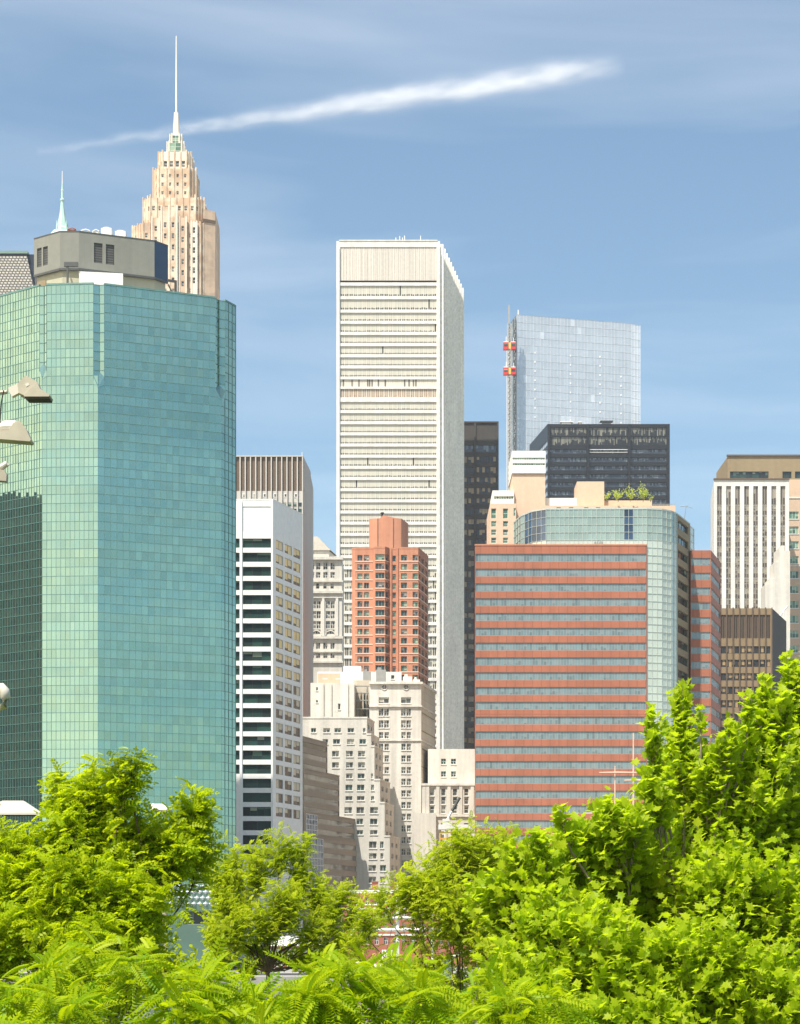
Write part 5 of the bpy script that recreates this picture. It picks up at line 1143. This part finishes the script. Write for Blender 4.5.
def T_lance(w=.17, droop=.3):
    v = [(0, 0), (w * .75, .25), (w, .5), (w * .6, .78), (0, 1), (-w * .6, .78), (-w, .5), (-w * .75, .25)]
    v = np.array([(x, y, .35 * abs(x) - droop * y * y) for x, y in v] + [(0, .5, -droop * .25)])
    t = np.array([(8, (i + 1) % 8, i) for i in range(8)])
    return v, t
def T_pinnate(pairs=9, wl=.075, ll=.26, droop=.45, term=True):
    vs, ts = [], []
    def leaf(b, d, L):
        d = np.array(d) / np.linalg.norm(d); s = np.cross(d, (0, 0, 1.0)); s /= np.linalg.norm(s); i = len(vs)
        e = np.array((0, 0, -.22 * L))
        vs.extend([b, b + d * L * .45 + s * wl + e * .3, b + d * L + e, b + d * L * .45 - s * wl + e * .3]); ts.extend([(i, i + 1, i + 2), (i, i + 2, i + 3)])
    for k in range(pairs):
        y = .16 + .78 * k / (pairs - 1); b = np.array((0, y, -droop * y * y)); L = ll * (1 - .55 * abs(y - .45) ** 1.5 * 1.3)
        for sx in (-1, 1): leaf(b, (sx, .42, -.12), L)
    if term: leaf(np.array((0, .96, -droop * .92)), (0, 1, -.6), ll * .8)
    i = len(vs); vs.extend([np.array((.006, 0, 0)), np.array((-.006, 0, 0)), np.array((0, .55, -droop * .3)), np.array((0, 1.0, -droop))]); ts.extend([(i, i + 2, i + 1), (i, i + 3, i + 2)])
    return np.array(vs), np.array(ts)
def scatter(tmpl, pos, ax, nrm, sc):
    v, t = tmpl; ax = ax / np.linalg.norm(ax, axis=1, keepdims=True)
    x = np.cross(ax, nrm); x /= np.linalg.norm(x, axis=1, keepdims=True) + 1e-9; zz = np.cross(x, ax)
    W = pos[:, None, :] + sc[:, None, None] * (v[None, :, 0:1] * x[:, None, :] + v[None, :, 1:2] * ax[:, None, :] + v[None, :, 2:3] * zz[:, None, :])
    n = len(pos); T = (t[None] + (np.arange(n) * len(v))[:, None, None]).reshape(-1, 3)
    return W.reshape(-1, 3), T, len(t)

def rand_dir(n):
    d = RNG.normal(size=(n, 3)); return d / np.linalg.norm(d, axis=1, keepdims=True)
def tree(name, label, cat, Y, base_px, ground, clumps, tmpl, leaf, mat, bark, twigs, step, up=.35, trunk_r=.14, group=None, spread=.5, out=.9, young=.5, fork=None, leaf_up=.9, droop=0.0, tube_n=5):
    """clumps: (px, py, half width px, half height px, dY). Each clump is a limb that breaks into twigs set with leaves."""
    X0 = P(base_px, Y)[0]; base = np.array((X0, Y, ground))
    root = thing(name, label, cat, tuple(base), group)
    cs = []
    for px, py, rx, ry, dY in clumps:
        c = np.array((*P(px, Y + dY), Z(py, Y + dY))); k = Y / F
        cs.append((c, np.array((rx * k, max(rx, ry * .7) * k * spread * 1.6, ry * k))))
    fz = min(c[2] - r[2] for c, r in cs)
    fz = ground + max(.25, .45 * (fz - ground)) if fork is None else fork
    wood = MB(); F0 = np.array((X0, Y, fz))
    wood.tube([base, base * .5 + F0 * .5 + np.array((.08, 0, 0)), F0], [trunk_r, trunk_r * .8, trunk_r * .7], 9)
    tr = wood.build('trunk', [bark], root, smooth=True)
    limbs = MB(); PO, AX, NR, SC, RD = [], [], [], [], []
    for c, r in cs:
        foot = c - np.array((0, 0, r[2] * .95)); foot = foot + (F0 - foot) * .08
        mid = F0 * .45 + foot * .55 + RNG.normal(size=3) * .12 * np.linalg.norm(foot - F0) * .4; mid[2] += .08 * abs(foot[2] - F0[2])
        rr = trunk_r * (.36 if fork is None else .26)
        T0 = F0
        if fork is not None: F0 = T0 + np.array((.15 * (c[0] - T0[0]), 0, .40 * RNG.uniform(.0, 1.0) * max(0, foot[2] - T0[2]) + .05)); limbs.tube([T0, F0], [rr * 1.2, rr], tube_n)
        limbs.tube([F0, F0 * .6 + mid * .4, mid, foot, foot * .4 + c * .6], [rr, rr * .85, rr * .65, rr * .4, rr * .18], tube_n)
        n = max(3, int(twigs * (r[0] * r[2]) / (28 * Y / F) ** 2))
        nl = int(np.linalg.norm(foot - F0) / (step * 2.2)) if fork is None else int(np.linalg.norm(foot - F0) / (step * 9))
        d = rand_dir(n); d[:, 2] = np.where(d[:, 2] < -.55, -d[:, 2] * .3, d[:, 2])
        rad = RNG.uniform(.45, 1.0, n) ** .6
        end = c + d * r * rad[:, None] * out
        end += RNG.normal(size=(n, 3)) * r * .22
        a = RNG.uniform(0, .75, n)[:, None]
        st = (foot * (1 - a) + c * a) + RNG.normal(size=(n, 3)) * r * .10
        if nl:                                                # side twigs along the bare part of the limb
            w = RNG.uniform(.25, 1, nl)[:, None]; ls = (1 - w) ** 2 * F0 + 2 * w * (1 - w) * mid + w * w * foot
            le = ls + rand_dir(nl) * RNG.uniform(.5, 1.0, nl)[:, None] * min(r[0], r[2]) * .95 + np.array((0, 0, .1))
            st = np.concatenate([st, ls]); end = np.concatenate([end, le]); n += nl
        for i in range(n):
            v = end[i] - st[i]; L = np.linalg.norm(v)
            tm = (st[i] + end[i]) / 2 + np.array((0, 0, -.12 * L * up))
            q = end[i] + np.array((0, 0, .12 * L * up))
            limbs.tube([st[i], tm, q], [rr * .16, rr * .1, rr * .04], 3, cap=False)
            m = max(3, int(L / step)); s = np.linspace(.18, 1.0, m) + RNG.uniform(-.03, .03, m); s = np.clip(s, .1, 1)[:, None]
            pt = (1 - s) ** 2 * st[i] + 2 * s * (1 - s) * tm + s * s * q
            vd = v / (L + 1e-9); ro = rand_dir(m); ro -= (ro @ vd)[:, None] * vd * .8
            ax = vd * .5 + ro * 1.0 + np.array((0, 0, up * .35 - droop)); nr = np.array((-.18, -.25, leaf_up)) + RNG.normal(size=(m, 3)) * .42
            PO.append(pt); AX.append(ax); NR.append(nr); SC.append(leaf * RNG.uniform(.62, 1.15, m) * (1.05 - .25 * s[:, 0])); RD.append(np.clip(young * s[:, 0] ** 2 + RNG.normal(size=m) * .22 + .15, 0, 1))
        F0 = T0
    limbs.build('branches', [bark], tr, smooth=True, kind='stuff')
    V, T, k = scatter(tmpl, np.concatenate(PO), np.concatenate(AX), np.concatenate(NR), np.concatenate(SC))
    tri_mesh('crown', V, T, np.repeat(np.concatenate(RD), k), mat, root)
    return root
# ================================================================ trees
BARK = mat_stone('bark', (.10, .075, .055), .2, .1, .95, blotch=.25)
BARK_PALE = mat_stone('pale_bark', (.24, .20, .15), .2, .1, .95, blotch=.3)
L_PLANE = mat_leaf('maple_like_leaf', (.16, .28, .006), (.42, .48, .02), (.55, .70, .012), .54)
L_FEATHER = mat_leaf('feathery_leaf', (.16, .29, .005), (.42, .47, .008), (.58, .69, .006), .52)
L_OLIVE = mat_leaf('fine_olive_leaf', (.22, .30, .008), (.44, .47, .02), (.52, .64, .012), .50)
L_SUMAC = mat_leaf('sumac_leaf', (.13, .26, .004), (.42, .48, .010), (.54, .66, .006), .47)
L_GARDEN = mat_leaf('garden_leaf', (.34, .44, .06), (.55, .58, .12), (.62, .72, .10), .5)

big = [(680, 700, 12, 19, 0), (682, 730, 19, 20, 0), (650, 712, 7, 9, -1), (654, 742, 13, 16, -1), (701, 712, 5, 7, -.5), (690, 765, 34, 30, 0), (712, 775, 26, 26, -.4), (657, 788, 24, 24, -1), (612, 812, 18, 14, -1), (620, 822, 36, 24, -1), (575, 835, 26, 16, -1), (559, 814, 8, 9, -1.4), (535, 838, 9, 9, -1.4), (509, 848, 9, 10, -1.2), (600, 858, 60, 38, -.5), (540, 865, 38, 26, -1.2), (505, 900, 36, 36, -1), (560, 925, 60, 40, -1.6), (530, 985, 55, 40, -2), (610, 965, 60, 50, -2),
       (640, 900, 60, 50, 0), (690, 835, 55, 50, .4), (794, 676, 17, 24, .5), (763, 682, 8, 10, 0), (749, 701, 9, 10, -.4), (778, 712, 24, 24, 0), (752, 732, 18, 20, 0), (732, 732, 8, 11, -.6), (725, 752, 14, 14, -.6), (770, 760, 40, 36, 0), (815, 700, 26, 40, .6), (735, 810, 55, 50, 0), (790, 830, 45, 60, .5), (720, 890, 60, 55, -.8), (785, 920, 50, 60, -.8), (700, 970, 65, 55, -1.8), (775, 1000, 55, 50, -2), (640, 1020, 60, 40, -2.4), (830, 780, 40, 70, 1), (840, 900, 50, 80, 0), (560, 1030, 60, 40, -2.4)]
tree('plane_tree', 'large bright green tree with lobed leaves in front of banded red block', 'tree', 27, 700, 3.9, big, T_lobed(), .162, L_PLANE, BARK_PALE, 84, .072, up=.5, trunk_r=.12, young=.55, spread=.55)

lt = [(92, 800, 34, 34, 0), (62, 790, 16, 20, .5), (122, 775, 18, 22, -.5), (135, 762, 12, 10, -.6), (70, 830, 34, 34, 0), (110, 840, 50, 34, 0), (150, 850, 34, 34, .5), (190, 815, 24, 26, .5), (200, 800, 12, 12, .5), (178, 846, 30, 26, 0), (200, 852, 16, 22, .6), (20, 850, 30, 28, 0), (25, 880, 40, 34, -.5), (-10, 870, 30, 44, 0), (75, 885, 42, 36, -1), (125, 900, 46, 36, -1), (30, 925, 46, 34, -1), (90, 940, 50, 34, -1.6), (140, 925, 30, 34, -.6), (-10, 940, 36, 40, -.6)]
tree('feathery_tree', 'bright yellow green feathery tree with upright shoots in front of green glass tower', 'tree', 38, 92, 3.7, lt, T_pinnate(5, .10, .34, .5), .34, L_FEATHER, BARK, 60, .10, up=.7, trunk_r=.11, young=.5, droop=.25)

m1 = [(257, 868, 16, 34, 0), (233, 866, 12, 28, .5), (240, 905, 20, 36, 0), (300, 872, 15, 34, .4), (279, 852, 13, 28, 0), (318, 895, 14, 30, .5), (285, 905, 24, 36, -.6), (232, 930, 22, 26, -.6), (333, 915, 14, 28, 0), (220, 900, 12, 30, 0), (352, 918, 10, 22, .5), (265, 925, 22, 26, -.4), (312, 932, 24, 20, -.3), (345, 942, 16, 16, 0), (350, 893, 11, 15, .2), (368, 932, 13, 16, .3), (384, 915, 9, 15, .6), (207, 868, 12, 20, .6), (306, 842, 8, 12, .3), (268, 955, 26, 12, .6), (300, 955, 22, 12, .6), (215, 935, 16, 24, 0), (222, 880, 12, 24, .3), (292, 850, 9, 18, .2), (342, 895, 10, 18, .2), (250, 945, 20, 16, .3), (330, 948, 20, 14, .3)]
tree('olive_tree', 'thin olive green tree with slender forked stems before white ribbon window building', 'tree', 56, 268, 2.8, m1, T_pinnate(5, .085, .30, .35), .30, L_OLIVE, BARK, 82, .115, up=.6, trunk_r=.085, fork=Z(972, 56), young=.7)
m2 = [(470, 842, 30, 26, 0), (440, 870, 36, 30, 0), (490, 868, 34, 32, .5), (410, 890, 28, 24, 0), (455, 905, 44, 30, -.6), (500, 900, 34, 34, 0), (362, 915, 14, 18, 0), (384, 898, 16, 14, .4), (352, 940, 14, 14, 0), (420, 902, 18, 18, -.3), (418, 935, 14, 12, .3), (450, 932, 18, 14, -.5), (485, 935, 36, 24, -.6), (448, 850, 14, 14, 0), (505, 842, 16, 22, .5)]
tree('olive_tree', 'fine leaved yellow green tree in front of low pale building beside the plane tree', 'tree', 54, 462, 2.9, m2, T_pinnate(5, .085, .30, .35), .34, L_OLIVE, BARK, 60, .11, up=.35, trunk_r=.085, young=.9)
# trees standing further down the bank that close the gaps
for lab, px, Y, cl in (('dark leaved tree low behind the feathery tree and beside the podium', 190, 62, [(180, 966, 40, 22, 0), (222, 950, 22, 24, 0), (250, 962, 26, 16, 0), (212, 930, 12, 18, .5), (145, 955, 36, 26, 0), (120, 945, 40, 30, 0)]),
                       ('low rounded tree growing on the bank below the white ship mast', 360, 60, [(335, 956, 34, 14, 0), (380, 968, 36, 12, 0), (310, 960, 36, 16, 0), (425, 966, 40, 14, 0)]),
                       ('shadowed tree standing deep behind the plane tree', 620, 48, [(560, 925, 50, 30, 0), (640, 900, 50, 50, 0), (710, 880, 50, 60, 0), (780, 860, 50, 80, 0), (520, 945, 50, 30, 0)])):
    tree('bank_tree', lab, 'tree', Y, px, 3.0, cl, T_lance(.25, .2), .30, L_OLIVE, BARK, 60, .12, up=.3, trunk_r=.12, young=.3, group='trees on the river bank')

def sumac(px, py, Y, w, h, lab, seed):
    cl = []; r = random.Random(seed)
    for i in range(int(w / 13)):
        cl.append((px + r.uniform(-w, w), py + r.uniform(-.2, 1) * h, r.uniform(18, 28), r.uniform(12, 18), r.uniform(-1.2, 1.2)))
    for i in range(int(w / 16)): cl.append((px + r.uniform(-w, w), py + h + r.uniform(0, 2.2) * h, r.uniform(22, 30), r.uniform(16, 24), r.uniform(-2.4, -.8)))
    return tree('sumac_shrub', lab, 'shrub', Y, px, 3.9, cl, T_pinnate(11, .040, .22, .62), .40, L_SUMAC, BARK, 24, .11, up=-.05, trunk_r=.05, young=.45, group='sumac shrubs along the front', leaf_up=1.0, droop=.22)
for i, (px, py, Y, w, h, lab) in enumerate([(20, 972, 20, 65, 22, 'sumac shrub at the far left under the feathery tree'), (105, 948, 21, 60, 20, 'tallest sumac shrub with long drooping fronds below the feathery tree'), (195, 978, 20, 60, 18, 'sumac shrub growing below the dark leaved bank tree'),
                                            (285, 988, 21, 60, 16, 'sumac shrub in front of the forked stems of the olive tree'), (365, 972, 20, 55, 18, 'sumac shrub just left of the white ship mast'), (440, 965, 22, 55, 18, 'sumac shrub under the white ship mast with yellowish tips'), (515, 992, 19, 50, 18, 'sumac shrub pushing into the lower edge of the plane tree')]):
    sumac(px, py, Y, w, h, lab, 40 + i)
def roof_garden():
    Y = 531
    for i, (px, py, rx, ry) in enumerate(((607, 495, 6, 6), (618, 494, 8, 7), (630, 493, 9, 7.5), (643, 492.5, 8, 8.5), (650.5, 497, 4, 5))):
        tree('garden_shrub', ('small pale shrub at left end of the roof terrace', 'low bushy shrub beside the small pale one on the roof terrace', 'middle bushy shrub of the roof terrace row', 'tallest bright shrub on the peach roof terrace', 'smallest shrub at right end of the roof terrace')[i], 'shrub', Y, px, Z(502, Y), [(px, py, rx, ry, 0)], T_lance(.3, .2), .55, L_GARDEN, BARK, 380, .3, up=.3, trunk_r=.08, young=.6, fork=Z(500, Y), group='shrubs of the roof terrace', tube_n=4)
roof_garden()

# ================================================================ contrail
def contrail():
    A = np.array((-3720.0, 20430, 8000)); B = np.array((2080.0, 18380, 8000)); d = B - A; Lh = np.linalg.norm(d) / 2; n = 40; m = 16; mb = MB()
    prof = lambda t: 165 * min(1.0, .42 + .9 * t)              # radius of the trail: narrow at its old end
    rings = [[(-Lh + 2 * Lh * i / n, prof(i / n) * 1.15 * math.cos(2 * math.pi * k / m), prof(i / n) * 1.15 * math.sin(2 * math.pi * k / m)) for k in range(m)] for i in range(n + 1)]
    for r in rings: mb.v.extend(r)
    for i in range(n):
        for k in range(m): k2 = (k + 1) % m; mb.f.append((i * m + k, i * m + k2, (i + 1) * m + k2, (i + 1) * m + k)); mb.m.append(0); mb.uv.append([(0, 0)] * 4); mb.r.append(.5)
    mb.f.append(tuple(range(m))[::-1]); mb.m.append(0); mb.uv.append([(0, 0)] * m); mb.r.append(.5)
    mb.f.append(tuple(range(n * m, n * m + m))); mb.m.append(0); mb.uv.append([(0, 0)] * m); mb.r.append(.5)
    t = NT('contrail_ice'); co = t.n('ShaderNodeTexCoord').outputs['Object']; x = t.n('ShaderNodeSeparateXYZ', {0: co})
    u = t.ramp(x.outputs[0], -Lh, Lh)
    R = t.math('MULTIPLY', 165.0, t.math('MINIMUM', 1.0, t.math('MULTIPLY_ADD', u, .9, .42)))
    wob = t.n('ShaderNodeTexNoise', {'Vector': t.n('ShaderNodeMapping', {'Vector': co, 'Scale': (.0016, .003, .003)}).outputs[0], 'Scale': 1.0, 'Detail': 3.0}).outputs['Color']
    w = t.n('ShaderNodeSeparateXYZ', {0: wob})
    yy = t.math('MULTIPLY_ADD', t.math('SUBTRACT', w.outputs[0], .5), 90.0, x.outputs[1]); zz = t.math('MULTIPLY_ADD', t.math('SUBTRACT', w.outputs[1], .5), 90.0, x.outputs[2])
    r = t.math('DIVIDE', t.math('SQRT', t.math('ADD', t.math('MULTIPLY', yy, yy), t.math('MULTIPLY', zz, zz))), R)
    g = t.math('EXPONENT', t.math('MULTIPLY', t.math('MULTIPLY', r, r), -5.0))
    nz = t.noise(t.n('ShaderNodeMapping', {'Vector': co, 'Scale': (.0035, .011, .011)}).outputs[0], 1.0, 5, .62)
    dn = t.math('MULTIPLY', g, t.ramp(nz, .34, .66, .15, 1.5))
    dn = t.math('MULTIPLY', dn, t.math('MULTIPLY', t.ramp(u, 0, .62, .14, 1.0), t.ramp(u, .88, 1.0, 1.0, 0)))
    v = t.n('ShaderNodeVolumePrincipled', {'Color': (1, 1, 1, 1), 'Density': t.math('MULTIPLY', dn, .0072), 'Anisotropy': -.2})
    t.t.links.new(v.outputs[0], t.out.inputs['Volume'])
    o = top(mb, 'contrail', [t.m], 'long thin white contrail slanting across the blue sky', 'contrail', smooth=True)
    o.location = (A + B) / 2; o.rotation_euler = (0, 0, math.atan2(d[1], d[0]))
contrail()

# ================================================================ sky, sun, camera
SUN_EL, SUN_AZ = 61.0, 214.0          # azimuth clockwise from +Y: behind the camera and to its left
def light():
    w = bpy.data.worlds.new('World'); S.world = w; w.use_nodes = True; t = w.node_tree; t.nodes.clear()
    o = t.nodes.new('ShaderNodeOutputWorld'); bg = t.nodes.new('ShaderNodeBackground'); sk = t.nodes.new('ShaderNodeTexSky')
    sk.sky_type = 'NISHITA'; sk.sun_disc = False; sk.sun_elevation = math.radians(SUN_EL); sk.sun_rotation = math.radians(SUN_AZ); sk.altitude = 50; sk.air_density = 1.0; sk.dust_density = 1.2; sk.ozone_density = 1.6
    tc = t.nodes.new('ShaderNodeTexCoord'); mp = t.nodes.new('ShaderNodeMapping'); mp.inputs['Rotation'].default_value = (0, math.radians(24), math.radians(8)); mp.inputs['Scale'].default_value = (1.6, 2.0, 11.0)
    nz = t.nodes.new('ShaderNodeTexNoise'); nz.inputs['Scale'].default_value = 1.5; nz.inputs['Detail'].default_value = 5; nz.inputs['Roughness'].default_value = .5; nz.inputs['Distortion'].default_value = .4
    mr = t.nodes.new('ShaderNodeMapRange'); mr.inputs[1].default_value = .43; mr.inputs[2].default_value = .78; mr.inputs[3].default_value = 0; mr.inputs[4].default_value = .27
    mx = t.nodes.new('ShaderNodeMix'); mx.data_type = 'RGBA'; mx.inputs[7].default_value = (6.8, 6.9, 7.1, 1)
    L = t.links.new
    tint = t.nodes.new('ShaderNodeMix'); tint.data_type = 'RGBA'; tint.blend_type = 'MULTIPLY'; tint.inputs[0].default_value = 1; tint.inputs[7].default_value = (.75, .84, .80, 1)
    # bright cloud bank added to the unseen sky behind left, for glass reflections and fill
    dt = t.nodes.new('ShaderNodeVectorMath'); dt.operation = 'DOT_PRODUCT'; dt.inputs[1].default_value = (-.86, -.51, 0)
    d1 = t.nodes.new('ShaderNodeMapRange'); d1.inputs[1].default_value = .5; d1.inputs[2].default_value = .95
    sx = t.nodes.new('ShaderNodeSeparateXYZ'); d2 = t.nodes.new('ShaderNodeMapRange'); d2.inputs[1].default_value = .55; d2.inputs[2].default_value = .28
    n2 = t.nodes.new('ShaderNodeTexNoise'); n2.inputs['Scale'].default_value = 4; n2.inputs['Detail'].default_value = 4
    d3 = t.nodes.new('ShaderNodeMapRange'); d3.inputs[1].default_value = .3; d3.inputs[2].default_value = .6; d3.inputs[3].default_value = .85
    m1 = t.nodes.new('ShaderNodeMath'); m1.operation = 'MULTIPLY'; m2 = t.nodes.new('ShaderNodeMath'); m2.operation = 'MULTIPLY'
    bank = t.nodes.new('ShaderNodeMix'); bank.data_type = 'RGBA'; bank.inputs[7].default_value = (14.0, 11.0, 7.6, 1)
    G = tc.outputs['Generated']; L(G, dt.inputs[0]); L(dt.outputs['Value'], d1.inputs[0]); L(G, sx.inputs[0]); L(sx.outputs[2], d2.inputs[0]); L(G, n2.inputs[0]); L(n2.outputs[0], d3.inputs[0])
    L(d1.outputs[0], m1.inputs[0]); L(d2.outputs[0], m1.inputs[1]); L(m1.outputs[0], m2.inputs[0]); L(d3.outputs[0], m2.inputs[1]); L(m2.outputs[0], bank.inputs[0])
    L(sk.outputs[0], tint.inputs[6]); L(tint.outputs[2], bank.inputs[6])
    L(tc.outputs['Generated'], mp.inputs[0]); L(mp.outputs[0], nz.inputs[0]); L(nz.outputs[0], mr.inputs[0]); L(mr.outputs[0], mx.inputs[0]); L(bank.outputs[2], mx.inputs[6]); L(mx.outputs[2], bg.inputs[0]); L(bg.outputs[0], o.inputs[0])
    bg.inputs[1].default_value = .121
    sd = bpy.data.lights.new('sun', 'SUN'); sd.energy = 4.6; sd.angle = math.radians(.5); sd.color = (1.0, .95, .86); so = bpy.data.objects.new('sun', sd); COL.objects.link(so)
    from mathutils import Vector
    e, a = math.radians(SUN_EL), math.radians(SUN_AZ); d = Vector((math.sin(a) * math.cos(e), math.cos(a) * math.cos(e), math.sin(e)))
    so.rotation_euler = d.to_track_quat('Z', 'Y').to_euler()
    c = bpy.data.cameras.new('camera'); co = bpy.data.objects.new('camera', c); COL.objects.link(co); co.location = (0, 0, CZ); co.rotation_euler = (math.radians(90), 0, 0)
    c.sensor_fit = 'VERTICAL'; c.sensor_height = 36; c.sensor_width = 36; c.lens = 70; c.shift_y = (HY - 512) / 1024; c.clip_end = 100000; c.clip_start = .5
    S.camera = co
    S.view_settings.view_transform = 'Standard'; S.view_settings.look = 'None'; S.view_settings.gamma = 1; S.view_settings.use_curve_mapping = False; S.view_settings.exposure = .78
    S.cycles.max_bounces = 8; S.cycles.volume_bounces = 3; S.cycles.transparent_max_bounces = 16; S.cycles.use_denoising = True
light()
